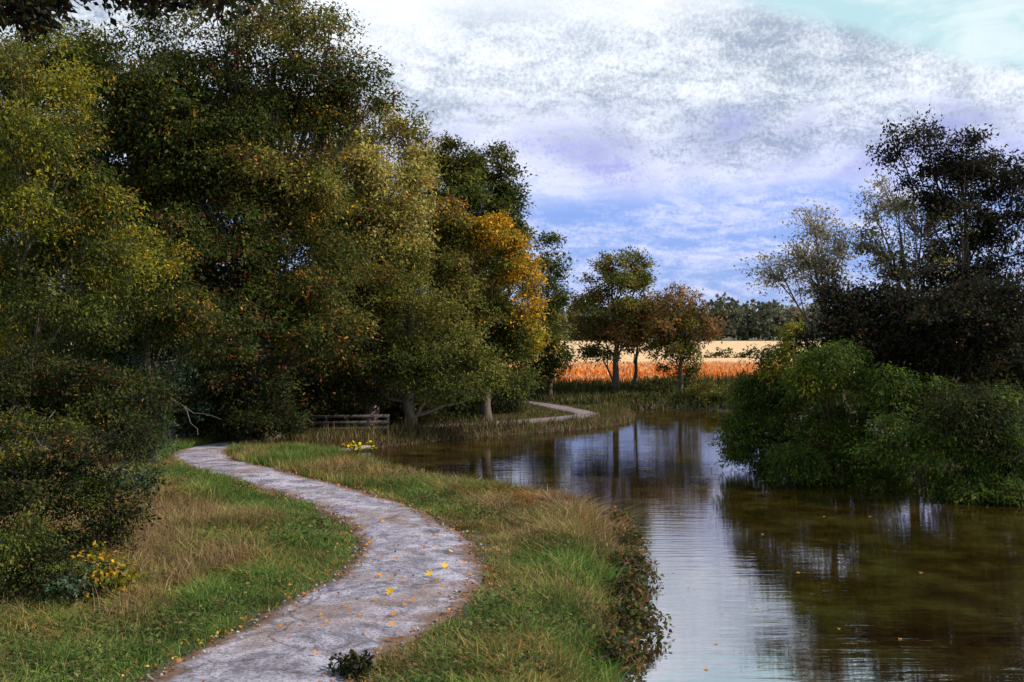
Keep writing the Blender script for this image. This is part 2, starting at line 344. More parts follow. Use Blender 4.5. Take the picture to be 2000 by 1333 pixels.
ZP = land(G[:, :, 0], G[:, :, 1], False) + 0.012 + 0.03 * (1 - (2 * t - 1) ** 2)[None] + 0.012 * wob(G[:, :, 0], G[:, :, 1], 2.5, 6)
rim = np.minimum(t, 1 - t)[None] * 2 * HW[:, None] + jag - 0.02
ZP = ZP - 0.10 * sstep(-rim, -0.03, 0.06)
ii = (np.arange(NP_ - 1)[:, None] * nc + np.arange(nc - 1)[None]).ravel()
e = np.clip(rim, 0, 1).reshape(-1, 1).repeat(3, 1)
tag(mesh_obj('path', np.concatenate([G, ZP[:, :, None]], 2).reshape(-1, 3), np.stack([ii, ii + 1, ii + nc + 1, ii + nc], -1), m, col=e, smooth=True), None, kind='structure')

# ------------------------------------------------------------------ trees and shrubs
G_DARK = [(0.032, 0.044, 0.009), (0.05, 0.058, 0.011), (0.075, 0.075, 0.015), (0.022, 0.03, 0.007)]
G_OLIVE = [(0.085, 0.09, 0.016), (0.12, 0.11, 0.02), (0.055, 0.065, 0.012), (0.16, 0.13, 0.03)]
G_YEL = [(0.13, 0.13, 0.012), (0.19, 0.165, 0.016), (0.08, 0.09, 0.012), (0.25, 0.18, 0.015)]
G_LIGHT = [(0.24, 0.21, 0.05), (0.30, 0.25, 0.07), (0.17, 0.16, 0.04), (0.36, 0.26, 0.07)]
GOLD = [(0.42, 0.20, 0.012), (0.50, 0.26, 0.02), (0.30, 0.14, 0.012), (0.20, 0.13, 0.018)]
RUST = [(0.20, 0.08, 0.03), (0.14, 0.06, 0.025), (0.26, 0.12, 0.04), (0.10, 0.06, 0.02)]
RED = [(0.13, 0.025, 0.015), (0.09, 0.03, 0.015), (0.16, 0.05, 0.02)]
G_FERN = [(0.04, 0.068, 0.010), (0.058, 0.085, 0.013), (0.026, 0.044, 0.008), (0.085, 0.095, 0.016)]
G_DEEP = [(0.020, 0.026, 0.007), (0.030, 0.034, 0.008), (0.042, 0.042, 0.012), (0.015, 0.018, 0.006)]  # darkest greens: the wood's interior shade is put into these leaf colours
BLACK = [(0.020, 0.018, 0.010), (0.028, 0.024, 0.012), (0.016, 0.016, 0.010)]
PALE = [(0.30, 0.24, 0.15), (0.38, 0.31, 0.20), (0.20, 0.16, 0.09), (0.26, 0.21, 0.11)]
BLUEG = [(0.045, 0.07, 0.04), (0.06, 0.085, 0.05), (0.03, 0.05, 0.025)]

def make_leaves(r, lobes, size, aspect, spray_r, per, dens, droop, base, thr=-0.35, up=0.75, tri=False, layered=True):
    """lobes: (centre, radii, palette, accents, density multiplier)"""
    Vs, Cs, tips = [], [], []
    for (c, rad, pal, acc, dm) in lobes:
        c = np.asarray(c); rad = np.asarray(rad, float)
        area = 4 * math.pi * ((rad[0] * rad[2]) ** 1.6 + (rad[0] * rad[1]) ** 1.6 + (rad[1] * rad[2]) ** 1.6) ** (1 / 1.6) / 3 ** (1 / 1.6)
        ns = max(4, int(area * dens * dm))
        u = unit(r, ns); rr = r.uniform(0.18, 1, ns) ** 0.5 * r.uniform(0.85, 1.16, ns)
        sc_ = c + u * rad * rr[:, None]
        shade = np.ones(ns); bid = np.full(ns, -1); R3 = float(np.mean(rad))
        if layered and R3 > 2.0 * spray_r and ns > 30:
            nb = int(np.clip(7 * (R3 / (2.2 * spray_r)) ** 1.6, 8, 46))
            bu = unit(r, nb); bu[:, 2] = bu[:, 2] * 0.85 + 0.1; bc = c + bu * rad * r.uniform(0.62, 1.06, (nb, 1))
            br = np.array([1, 1, 0.42]) * r.uniform(0.7, 1.35, (nb, 1)) * min(0.46 * R3, 2.4 * spray_r + 0.12 * R3)
            bid = r.integers(0, nb, ns); inner = r.random(ns) < 0.24
            q = unit(r, ns) * (r.random(ns) ** 0.45)[:, None]
            pos = bc[bid] + q * br[bid]; pos[:, 2] -= 0.30 * (q[:, 0] ** 2 + q[:, 1] ** 2) * br[bid][:, 0]
            sc_ = np.where(inner[:, None], c + u * rad * (0.25 + 0.5 * rr[:, None]), pos)
            u = np.where(inner[:, None], u, 0.5 * u + 0.7 * q); u /= np.linalg.norm(u, axis=1)[:, None] + 1e-9
            shade = r.uniform(0.72, 1.35, nb)[bid]
        keep = (wob(sc_[:, 0] + 0.6 * sc_[:, 1], sc_[:, 2] * 1.2 - 0.4 * sc_[:, 1], 1.9 / max(0.3, spray_r * 1.5), 11) > thr)
        sc_, u, shade, ns = sc_[keep], u[keep], shade[keep], int(keep.sum())
        if not ns: continue
        tips.append(sc_)
        out_ = u * np.array([1, 1, 0.45]) + r.normal(0, 0.35, (ns, 3)); out_ /= np.linalg.norm(out_, axis=1)[:, None]
        pal = np.array(pal); ci = r.integers(0, len(pal), ns); sprcol = pal[ci] * r.uniform(0.75, 1.25, (ns, 1)) * shade[:, None]
        n = ns * per
        k = np.repeat(np.arange(ns), per)
        a = r.uniform(-0.8, 0.8, n) * spray_r; off = r.normal(0, 0.27, (n, 3)) * spray_r * np.array([1, 1, 0.7])
        Pp = sc_[k] + out_[k] * a[:, None] + off
        rad_d = np.linalg.norm(off, axis=1) + np.abs(a); Pp[:, 2] -= droop * rad_d
        Dd = out_[k] + r.normal(0, 0.7, (n, 3)); Dd[:, 2] -= droop * 1.2
        Nn = r.normal(0, 0.55, (n, 3)) + np.array([0, 0, up]) + out_[k] * 0.5
        Ln = size * r.uniform(0.65, 1.35, n)
        V, _ = leaf_quads(Pp, Dd, Nn, Ln, Ln * aspect * r.uniform(0.8, 1.2, n))
        if tri: V = V.reshape(-1, 4, 3)[:, [1, 2, 3]]; V = (V + (Pp[:, None] - V) * np.array([0.55, 0, 0.15])[None, :, None]).reshape(-1, 3)
        colr = sprcol[k] * r.uniform(0.7, 1.35, (n, 1)) + r.normal(0, 0.006, (n, 3))
        if acc is not None:
            ap, frac = acc; ap = np.array(ap); on = (r.random(ns) < frac)[k] & (r.random(n) < 0.7)
            on |= r.random(n) < frac * 0.12
            colr[on] = ap[r.integers(0, len(ap), int(on.sum()))] * r.uniform(0.7, 1.3, (int(on.sum()), 1))
        Vs.append(V); Cs.append(np.clip(colr, 0.004, 0.9).repeat(3 if tri else 4, 0))
    V = np.concatenate(Vs) - base; col = np.concatenate(Cs)
    return V, np.arange(len(V)).reshape(-1, 3 if tri else 4), col, np.concatenate(tips)
NL = [0]
DENS = 8.0
def plant(name, label, cat, base_px, Y, lobes, size, aspect=0.55, spray=0.45, per=16, dens=1.6, droop=0.25, trunk=0.2, seed=1, bark=None, twigs=0, group=None, thr=-0.38, lean=0.0, gz=None, crown='crown', stems=1, depth=1.0, top=None, layer=True):
    """lobes in photo pixels: (px, py, rx, rz, palette[, accents, density, dY]); depth of a lobe follows its width"""
    r = np.random.default_rng(seed)
    bx, by = (base_px - 1000) / F * Y, Y
    bz = float(land(np.array([bx]), np.array([by]))[0]) if gz is None else gz
    bz = max(bz, -0.3)
    base = np.array([bx, by, bz]); root = thing(name, label, cat, base, group)
    LB = []
    for l in lobes:
        px_, py_, rx, rz, pal = l[:5]; acc = l[5] if len(l) > 5 else None; dm = l[6] if len(l) > 6 else 1.0; dY = l[7] if len(l) > 7 else r.uniform(-0.5, 0.5) * min(1.5, rx / F * Y)
        c = at(px_, py_, Y + dY); rx_, rz_ = rx / F * Y, rz / F * Y
        LB.append((c, (rx_, max(0.5 * (rx_ + rz_), 0.3) * depth, rz_), pal, acc, dm))
    V, Fq, col, tips = make_leaves(r, LB, size * (0.82 if Y > 18 else 0.85), aspect * (1.25 if Y > 18 else 1), spray, per, dens * DENS * (1.75 if Y > 18 else 1.0), droop, base, thr, 0.75, Y > 18, layer)
    mesh_obj(crown, V, Fq, M_leaf, root, col=col); NL[0] += len(Fq)
    T = Tubes(); cs = np.array([l[0] for l in LB]); topz = bz + 0.86 * (cs[:, 2].max() - bz) if top is None else top
    mean = cs.mean(0)
    for s in range(stems):
        b0 = base + (np.array([r.uniform(-.25, .25), r.uniform(-.25, .25), 0]) * (stems > 1)) - np.array([0, 0, 0.15])
        tp = np.array([mean[0] + lean + r.uniform(-.5, .5) * (stems > 1), mean[1], topz])
        axis_ = bez(b0, tp, ((bx - mean[0]) * 0.4, 0, 0), 10, 0.05 * trunk / 0.2, r); trad = trunk * (1 - 0.8 * np.linspace(0, 1, 10)); trad[0] *= 1.3
        T.add(axis_, trad, 9)
        for l in LB[s::stems]:
            f = np.clip((l[0][2] - bz) / (topz - bz + 1e-6) * 0.6, 0.18, 0.85); i = int(f * 9)
            e_ = l[0] + np.array([0, 0, 0.2 * l[1][2]])
            br = bez(axis_[i], e_, (0, 0, -0.08 * np.linalg.norm(e_ - axis_[i])), 7, 0.04, r)
            T.add(br, np.linspace(trad[i] * 0.42, 0.015, 7), 6)
            for q in range(2):
                e2 = l[0] + unit(r, 1)[0] * np.array(l[1]) * 0.8
                T.add(bez(br[3 + q], e2, (0, 0, 0.1), 5, 0.03, r), np.linspace(trad[i] * 0.2, 0.008, 5), 5)
    T.build('trunk' if stems == 1 else 'stems', bark or M_bark, root, base)
    if twigs:
        W = Tubes(); ti = r.choice(len(tips), min(len(tips), twigs), replace=False)
        for q in ti:
            tip = tips[q]; k = int(np.argmin([np.linalg.norm((tip - l[0]) / np.array(l[1])) for l in LB]))
            c = LB[k][0] - np.array([0, 0, 0.45 * LB[k][1][2]]); st = c + (tip - c) * r.uniform(0.05, 0.4)
            W.add(bez(st, tip + (tip - c) * 0.05, (0, 0, 0.12 * np.linalg.norm(tip - st)), 6, 0.03, r), np.linspace(0.014, 0.004, 6), 3)
        W.build('twigs', M_greybark if bark is M_twig else M_twig, root, base)['kind'] = 'stuff'
    return root
A_R, A_O, A_G = (RED, 0.10), (GOLD, 0.05), (GOLD, 0.16)
A_RO = (RED + GOLD[:1] + RUST, 0.16)
# --- the wood on the left, back to front
plant('broadleaf_tree', 'dark round topped tree behind the golden tree at the right end of the wood', 'tree', 930, 46,
      [(890,310,55,50,G_DARK,(RUST,.15)),(950,335,55,60,G_DARK,(RUST,.2)),(990,415,45,60,G_DARK),(860,360,55,70,G_OLIVE),(915,420,85,75,G_DARK),(985,470,50,60,G_OLIVE),(940,540,80,80,G_DARK),(870,480,80,80,G_DARK)], 0.22, 0.6, .5, 18, 1.5, .15, .25, 11)
plant('broadleaf_tree', 'loose dark green tree right of the golden tree at the end of the wood', 'tree', 1075, 52,
      [(1062,490,30,42,G_DARK,None,.8),(1088,520,22,34,G_DARK,None,.7),(1070,570,42,50,G_DARK),(1062,640,45,50,G_OLIVE),(1090,690,42,40,G_DARK),(1055,720,40,26,G_DARK)], 0.22, 0.55, .42, 14, 1.4, .2, .14, 12)
plant('broadleaf_tree', 'tall tree with a bare pale trunk showing through its leaves', 'tree', 215, 33,
      [(230,100,130,60,G_DARK,A_O,.6),(110,90,140,60,G_OLIVE,None,.8),(20,120,90,80,G_DARK,None,.8),(180,200,170,90,G_DARK,A_O,.9),(60,300,130,110,G_DARK,None,1.0),(40,480,120,120,G_DARK),(300,330,110,90,G_DARK,A_O),(330,230,110,110,G_DARK,A_O,.9),(270,430,130,120,G_DARK,A_G),(110,380,150,120,G_DARK),(200,560,200,110,G_DARK,A_O),(330,640,130,90,G_DARK)], 0.20, 0.5, .55, 18, 1.3, .3, .36, 13, bark=M_pale)
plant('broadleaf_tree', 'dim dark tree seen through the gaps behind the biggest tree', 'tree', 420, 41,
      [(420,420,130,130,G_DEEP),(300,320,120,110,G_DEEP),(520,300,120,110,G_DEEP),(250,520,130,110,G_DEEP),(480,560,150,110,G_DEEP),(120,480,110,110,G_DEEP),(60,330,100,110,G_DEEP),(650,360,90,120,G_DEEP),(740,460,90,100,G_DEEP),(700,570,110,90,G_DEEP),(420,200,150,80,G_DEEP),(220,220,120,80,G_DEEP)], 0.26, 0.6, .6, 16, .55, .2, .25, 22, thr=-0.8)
plant('broadleaf_tree', 'biggest tree of the wood with reddish autumn leaves reaching past the top', 'tree', 520, 33,
      [(420,30,150,60,G_OLIVE,A_R,.55),(570,40,110,70,G_OLIVE,A_RO,.6),(650,75,60,60,G_OLIVE,(RUST,.4),.45),(690,140,75,38,G_DARK,A_R,.7),(730,190,55,24,G_DARK,A_R,.45),(440,150,180,80,G_DARK,A_R,.9),(590,180,110,70,G_DARK,A_RO),(625,235,65,45,G_DARK,A_G),
       (400,300,170,110,G_DARK,A_O),(540,330,130,110,G_OLIVE,A_RO),(590,390,75,80,G_OLIVE,(GOLD+RED,.22)),(420,470,170,110,G_DARK,A_R),(560,520,140,100,G_DARK,A_RO),(450,620,180,90,G_DARK,A_R),(590,650,110,70,G_DARK,A_RO),(280,250,90,100,G_DARK,A_O)], 0.18, 0.5, .5, 18, 1.7, .3, .38, 14)
plant('broadleaf_tree', 'tall light yellow green tree right of the biggest tree', 'tree', 720, 38,
      [(735,245,70,55,G_LIGHT,A_G,.7),(805,265,42,50,G_OLIVE,(RUST,.3),.5),(680,330,85,80,G_LIGHT,A_O),(765,360,75,80,G_LIGHT,A_O),(640,440,95,90,G_OLIVE,A_O),(730,460,95,80,G_LIGHT,A_O),(670,560,110,80,G_OLIVE,A_RO),(790,440,60,80,G_LIGHT)], 0.19, 0.55, .5, 18, 1.6, .2, .26, 15, bark=M_pale)
plant('broadleaf_tree', 'golden yellow and orange leaved tree at the right edge of the wood', 'tree', 950, 40,
      [(870,420,45,45,RUST+G_OLIVE,(GOLD,.3),.9),(900,450,50,45,G_OLIVE,(GOLD,.2)),(975,460,48,42,GOLD,(G_YEL,.3)),(1015,530,38,48,GOLD,(G_YEL,.4)),(930,520,80,65,G_OLIVE,(GOLD,.10)),(1030,600,28,45,GOLD,(G_YEL,.4)),(1010,660,45,50,G_YEL,(GOLD,.25)),(920,600,95,70,G_OLIVE,A_O),(860,540,80,80,G_OLIVE,(RUST,.1)),(960,670,80,60,G_DARK,A_O)], 0.17, 0.6, .42, 18, 2.0, .25, .22, 16)
plant('broadleaf_tree', 'spreading olive green tree with low boughs hanging over the dark bank', 'tree', 800, 36,
      [(740,500,90,55,G_OLIVE,A_O),(690,580,110,75,G_OLIVE,A_RO),(800,590,110,65,G_OLIVE),(860,660,110,45,G_OLIVE),(800,700,80,35,G_DARK),(930,715,85,38,G_OLIVE),(1000,735,50,24,G_DARK),(700,690,110,60,G_DARK,A_RO),(620,720,100,50,G_DARK,A_R),(880,745,80,25,G_DARK)], 0.17, 0.5, .45, 18, 1.9, .4, .24, 17)
plant('broadleaf_tree', 'yellow green leafy tree nearest the left edge of the picture', 'tree', 20, 21,
      [(40,120,80,45,G_OLIVE,A_O,.8),(120,150,70,45,G_YEL,A_O),(50,220,100,60,G_YEL+G_DARK),(130,250,60,50,G_YEL+G_DARK,A_G,.8),(40,340,100,70,G_DARK+G_YEL),(60,400,90,60,G_DARK+G_YEL,None,1.0,-1.2),(60,260,80,60,G_YEL+G_DARK,None,1.0,-1.2),(140,350,90,50,G_YEL+G_DARK+G_DARK,A_O),(210,400,60,50,G_YEL+G_DARK,A_G),(60,460,120,70,G_DARK,A_O),(210,500,80,60,G_YEL+G_DARK+G_DARK),(90,580,130,60,G_DARK),(20,660,70,60,G_YEL,None,.7)], 0.13, 0.42, .36, 20, 2.3, .45, .2, 18)
plant('broadleaf_tree', 'lower dark tree with yellowing leaf tips before the pale trunk', 'tree', 290, 25,
      [(280,500,70,70,G_YEL+G_DARK,A_O),(330,590,100,70,G_DARK,A_G),(230,620,100,70,G_DARK),(420,640,90,60,G_DARK,A_RO),(140,680,110,60,G_DARK),(300,690,110,50,BLUEG)], 0.14, 0.5, .4, 18, 2.0, .35, .16, 19)
# undergrowth along the wood edge
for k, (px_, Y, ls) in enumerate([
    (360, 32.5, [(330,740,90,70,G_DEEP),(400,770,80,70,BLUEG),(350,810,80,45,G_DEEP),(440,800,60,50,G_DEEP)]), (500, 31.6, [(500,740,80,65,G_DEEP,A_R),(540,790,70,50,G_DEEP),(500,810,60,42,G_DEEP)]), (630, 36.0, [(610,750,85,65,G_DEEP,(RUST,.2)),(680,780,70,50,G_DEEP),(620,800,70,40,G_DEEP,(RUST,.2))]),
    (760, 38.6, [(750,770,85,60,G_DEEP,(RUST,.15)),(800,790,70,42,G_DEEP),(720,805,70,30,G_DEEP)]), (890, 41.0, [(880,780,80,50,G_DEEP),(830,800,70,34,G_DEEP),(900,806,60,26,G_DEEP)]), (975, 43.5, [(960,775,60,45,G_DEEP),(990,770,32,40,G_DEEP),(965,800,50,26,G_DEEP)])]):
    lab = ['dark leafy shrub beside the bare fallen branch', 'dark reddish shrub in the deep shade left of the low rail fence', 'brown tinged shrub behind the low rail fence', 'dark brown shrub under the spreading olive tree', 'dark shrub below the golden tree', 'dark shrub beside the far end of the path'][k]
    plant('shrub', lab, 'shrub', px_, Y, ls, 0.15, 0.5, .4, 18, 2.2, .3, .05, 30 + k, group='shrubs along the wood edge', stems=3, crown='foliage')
# brambles and bushes on the near left
plant('bush', 'big dark bramble bush filling the lower left edge', 'bush', 40, 14.5,
      [(60,840,110,60,G_DARK,(RUST,.08)),(180,870,90,50,G_DEEP,(RUST,.08)),(40,950,110,80,G_DEEP),(150,960,90,60,G_DARK,None,.8),(250,910,60,40,BLUEG),(220,990,60,50,G_DEEP),(50,1070,90,70,G_DEEP),(130,1070,70,50,BLUEG),(30,1160,70,50,G_DEEP),(100,1140,50,40,G_DARK,None,.7),(290,940,24,30,G_DEEP,None,.6),(20,900,60,60,G_YEL,None,.5),(200,1060,60,50,G_DEEP,None,.8),(20,1215,60,40,G_DARK,None,.7),(250,850,60,50,G_DEEP),(110,1210,40,30,G_DARK,None,.5)], 0.062, 0.5, .22, 22, 6.0, .35, .02, 41, stems=4, crown='foliage', thr=-0.4)
plant('bush', 'nearest dark bush in the lower left corner above the grass', 'bush', 20, 11.9,
      [(10,1060,80,70,G_DARK,(RUST,.06)),(80,1100,60,55,G_DEEP),(-20,1150,80,60,G_DARK),(60,1170,70,45,G_DARK,(RUST,.06)),(140,1130,40,34,BLUEG,None,.7),(120,1185,40,30,G_DEEP,None,.7)], 0.056, 0.5, .2, 22, 7.0, .35, .02, 44, stems=4, crown='foliage', thr=-0.4)
plant('bush', 'dull olive bush behind the dark bramble at the left', 'bush', 130, 19.5,
      [(100,740,120,60,G_DEEP,A_R),(210,770,90,55,G_DARK,(RUST,.1)),(250,820,60,45,G_DEEP),(60,800,100,60,G_DEEP),(0,720,90,60,G_DEEP),(290,770,60,50,G_DEEP)], 0.10, 0.5, .3, 18, 4.0, .3, .06, 42, stems=4, crown='foliage', thr=-0.5)
plant('bush', 'blue green bush left of where the path enters the wood', 'bush', 270, 25,
      [(270,810,50,50,BLUEG,A_R),(300,850,30,34,BLUEG),(230,840,60,45,G_DEEP),(220,790,70,50,G_DEEP)], 0.11, 0.5, .3, 18, 3.6, .3, .05, 43, stems=3, crown='foliage', thr=-0.5)
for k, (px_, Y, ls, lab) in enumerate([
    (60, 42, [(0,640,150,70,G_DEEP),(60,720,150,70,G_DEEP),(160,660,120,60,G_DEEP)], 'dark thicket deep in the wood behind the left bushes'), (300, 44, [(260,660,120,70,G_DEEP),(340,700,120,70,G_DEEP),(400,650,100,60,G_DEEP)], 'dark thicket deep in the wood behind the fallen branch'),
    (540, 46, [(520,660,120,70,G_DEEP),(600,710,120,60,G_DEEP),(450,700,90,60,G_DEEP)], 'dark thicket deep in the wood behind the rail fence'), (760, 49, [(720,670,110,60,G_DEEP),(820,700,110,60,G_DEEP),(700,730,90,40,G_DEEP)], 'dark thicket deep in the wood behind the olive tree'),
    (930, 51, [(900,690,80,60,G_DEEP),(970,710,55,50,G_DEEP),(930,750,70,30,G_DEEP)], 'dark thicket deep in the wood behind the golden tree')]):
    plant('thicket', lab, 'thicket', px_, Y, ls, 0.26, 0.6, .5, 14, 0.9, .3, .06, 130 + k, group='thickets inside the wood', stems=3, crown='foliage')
# --- trees on the far bank
plant('bankside_tree', 'tallest of the trees on the far bank with a green and yellow crown', 'tree', 1204, 54,
      [(1180,515,36,24,G_OLIVE,A_O),(1225,515,36,24,G_OLIVE,A_O),(1250,545,22,24,G_OLIVE),(1205,550,60,26,G_OLIVE),(1150,583,36,22,G_YEL,A_G,.8),(1200,600,60,32,G_OLIVE,(RUST,.25)),(1255,600,24,34,RUST,(G_OLIVE,.5),.8),(1165,640,60,26,G_OLIVE,(RUST,.2)),(1225,645,55,30,RUST,(G_OLIVE,.4)),(1170,690,45,20,G_DARK,None,.7),(1120,600,30,20,G_YEL,None,.5)], 0.20, 0.6, .36, 14, 1.5, .15, .19, 51, twigs=60)
plant('bankside_tree', 'slim forked tree with bare lower limbs between two far bank trees', 'tree', 1238, 54.6,
      [(1255,640,40,34,G_OLIVE,(RUST,.4)),(1275,600,26,26,RUST,(G_OLIVE,.4),.8),(1235,670,36,20,G_DARK,None,.6)], 0.19, 0.6, .34, 14, 1.1, .15, .12, 52, twigs=30)
plant('bankside_tree', 'reddish brown rounded tree right of the far bank group', 'tree', 1328, 53,
      [(1320,585,42,26,RUST,(G_OLIVE,.35)),(1365,605,36,24,RUST,(G_OLIVE,.4),.9),(1295,625,40,34,RUST,(G_OLIVE,.5)),(1345,645,62,34,G_OLIVE,(RUST,.35)),(1390,640,26,16,RUST,None,.6),(1305,680,55,30,G_OLIVE,(RUST,.2)),(1330,720,38,22,G_DARK,None,.9)], 0.19, 0.6, .36, 14, 1.5, .2, .13, 53, twigs=50)
for k, (px_, py_, rx, rz, Y, lab) in enumerate([(1285,752,30,22,52.5,'dark rounded shrub at the foot of the forked far bank tree'),(1400,772,52,26,51,'low green shrub on the far bank right of the tree trunks'),(1100,770,70,22,55,'dark low thicket on the far bank behind the far path'),(1290,785,60,14,51.2,'low dark brambles on the far bank above the water')]):
    plant('shrub', lab, 'shrub', px_, Y, [(px_,py_,rx,rz,G_DARK if k != 1 else G_OLIVE,(RUST,.08)),(px_+rx*.5,py_+5,rx*.6,rz*.8,G_DARK)], 0.16, 0.5, .3, 16, 3.2, .25, .04, 60 + k, group='low shrubs on the far bank', stems=3, crown='foliage')
plant('sapling', 'small bright green sapling in front of the distant wood', 'tree', 1543, 40, [(1545,650,20,26,G_YEL,None,.9),(1530,680,24,16,G_YEL)], 0.16, 0.5, .28, 14, 2.6, .2, .05, 65)
# --- right bank
plant('pale_tree', 'sparse pale tree leaning out left against the blue sky', 'tree', 1650, 30,
      [(1590,440,46,44,PALE,None,.8),(1570,500,80,52,PALE,None,.9),(1520,530,50,46,PALE,None,.6),(1610,550,60,44,PALE,None,1.1),(1640,480,40,50,PALE,None,.7)], 0.12, 0.6, .34, 9, 1.9, .1, .13, 71, twigs=420, bark=M_twig, thr=-0.6)
plant('pale_tree', 'pale olive tree with thin twigs in front of the tall black tree', 'tree', 1790, 28.5,
      [(1750,390,62,50,PALE,None,.55),(1800,440,70,60,PALE+G_OLIVE,None,.8),(1730,480,60,55,PALE+G_OLIVE,None,.75),(1800,520,80,45,PALE+G_OLIVE+BLACK,None,.9),(1710,410,40,50,PALE,None,.3)], 0.12, 0.6, .34, 11, 2.1, .1, .14, 72, twigs=420, bark=M_twig, thr=-0.6)
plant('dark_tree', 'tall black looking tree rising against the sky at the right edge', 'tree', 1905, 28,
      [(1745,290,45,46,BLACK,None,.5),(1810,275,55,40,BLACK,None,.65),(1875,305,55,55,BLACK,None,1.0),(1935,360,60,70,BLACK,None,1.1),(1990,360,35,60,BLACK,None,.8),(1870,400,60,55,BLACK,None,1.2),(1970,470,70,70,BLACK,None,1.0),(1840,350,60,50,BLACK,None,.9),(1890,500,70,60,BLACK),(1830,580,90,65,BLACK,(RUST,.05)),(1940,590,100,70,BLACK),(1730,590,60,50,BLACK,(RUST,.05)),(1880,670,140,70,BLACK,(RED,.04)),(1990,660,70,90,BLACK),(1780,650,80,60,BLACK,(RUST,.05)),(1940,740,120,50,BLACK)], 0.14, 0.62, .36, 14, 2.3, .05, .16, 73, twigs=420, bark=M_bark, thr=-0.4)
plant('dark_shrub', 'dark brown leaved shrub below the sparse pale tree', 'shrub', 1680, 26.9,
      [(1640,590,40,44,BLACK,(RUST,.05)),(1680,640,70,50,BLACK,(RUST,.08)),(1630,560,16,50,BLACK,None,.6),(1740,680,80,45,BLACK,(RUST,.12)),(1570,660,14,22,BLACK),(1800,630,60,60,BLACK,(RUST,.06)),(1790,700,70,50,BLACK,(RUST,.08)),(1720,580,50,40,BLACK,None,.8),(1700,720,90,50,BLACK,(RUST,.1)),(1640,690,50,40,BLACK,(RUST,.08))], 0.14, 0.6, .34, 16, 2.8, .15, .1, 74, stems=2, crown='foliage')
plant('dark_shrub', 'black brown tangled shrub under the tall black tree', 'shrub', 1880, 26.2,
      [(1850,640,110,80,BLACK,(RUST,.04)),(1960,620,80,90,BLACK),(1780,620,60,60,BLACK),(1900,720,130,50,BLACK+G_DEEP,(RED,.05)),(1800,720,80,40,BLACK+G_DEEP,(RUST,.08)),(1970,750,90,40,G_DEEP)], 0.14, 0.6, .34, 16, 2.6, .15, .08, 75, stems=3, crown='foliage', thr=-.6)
fern = [('leftmost feathery green bush overhanging the water where the canal narrows', 1500, 28.0, [(1490,765,62,55,G_FERN),(1445,850,36,40,G_FERN),(1540,710,60,34,G_YEL+G_FERN),(1490,690,22,24,G_FERN,None,.6),(1420,815,18,14,G_FERN,None,.5),(1465,735,26,22,G_FERN,None,.7),(1550,800,80,60,G_FERN),(1490,870,70,45,G_FERN),(1460,810,40,40,G_FERN,None,.8)]),
        ('feathery green bush below the dark brown shrub at the water edge', 1650, 25.6, [(1640,715,90,50,G_FERN),(1590,720,60,40,G_YEL+G_FERN),(1660,820,100,60,G_FERN,(RUST,.06)),(1640,900,110,40,G_FERN),(1560,890,60,40,G_FERN)]),
        ('feathery dark green bush under the tall black tree', 1810, 24.4, [(1790,780,100,50,G_FERN),(1740,735,40,30,G_FERN,None,.7),(1800,850,110,60,G_FERN),(1780,930,110,34,G_FERN),(1860,800,80,60,G_DEEP)]),
        ('rightmost feathery green bush at the picture edge drooping to the water', 1960, 23.2, [(1950,810,80,70,G_FERN+G_DEEP),(1880,790,70,50,G_DEEP),(1970,880,80,60,G_FERN),(1920,940,90,36,G_FERN),(2020,930,70,50,BLUEG+G_FERN)])]
for k, (lab, px_, Y, ls) in enumerate(fern):
    plant('bush', lab, 'bush', px_, Y, ls, 0.145, 0.36, .34, 30, 2.6, .6, .03, 80 + k, group='feathery bushes on the right bank', stems=4, crown='foliage', thr=-0.9)
# --- overhanging bough of a tree that stands left of the view
root = thing('overhanging_tree', 'nearly black bough hanging into the top left corner', 'tree', (-9.5, 8.0, 0.55))
r = np.random.default_rng(5); T = Tubes(); b0 = np.array([-9.5, 8.0, 0.4])
T.add(bez(b0, (-8.6, 8.4, 9.5), (-0.4, 0, 0), 10, 0.05, r), np.linspace(0.3, 0.12, 10), 9)
tp = at(60, -30, 10.0); T.add(bez((-9.0, 8.2, 5.6), tp, (0, 0, 0.7), 8, 0.04, r), np.linspace(0.13, 0.03, 8), 7)
tp2 = at(560, -14, 10.0); T.add(bez(tp, tp2, (0, 0, 0.15), 10, 0.02, r), np.linspace(0.03, 0.008, 10), 5)
T.add(bez((-8.8, 8.3, 8.0), (-6.5, 9.0, 9.5), (0, 0, 0.4), 7, 0.04, r), np.linspace(0.12, 0.03, 7), 6)
T.build('trunk', M_bark, root, root.location)
LB = [(at(20, 5, 10.0), (0.34, 0.4, 0.17), BLACK, None, 3.5), (at(60, -20, 10.2), (0.34, 0.4, 0.16), BLACK, None, 3.5), (at(250, -22, 10.2), (0.5, 0.3, 0.09), BLACK, None, 2.0), (at(420, -18, 10.0), (0.6, 0.3, 0.10), BLACK, None, 2.5), (np.array([-8.2, 8.6, 9.0]), (2.2, 2.0, 1.4), BLACK, None, .3)]
V, Fq, col, _ = make_leaves(r, LB, 0.09, 0.5, .16, 14, 14, .3, np.array(root.location), -9)
mesh_obj('crown', V, Fq, M_leaf, root, col=col)

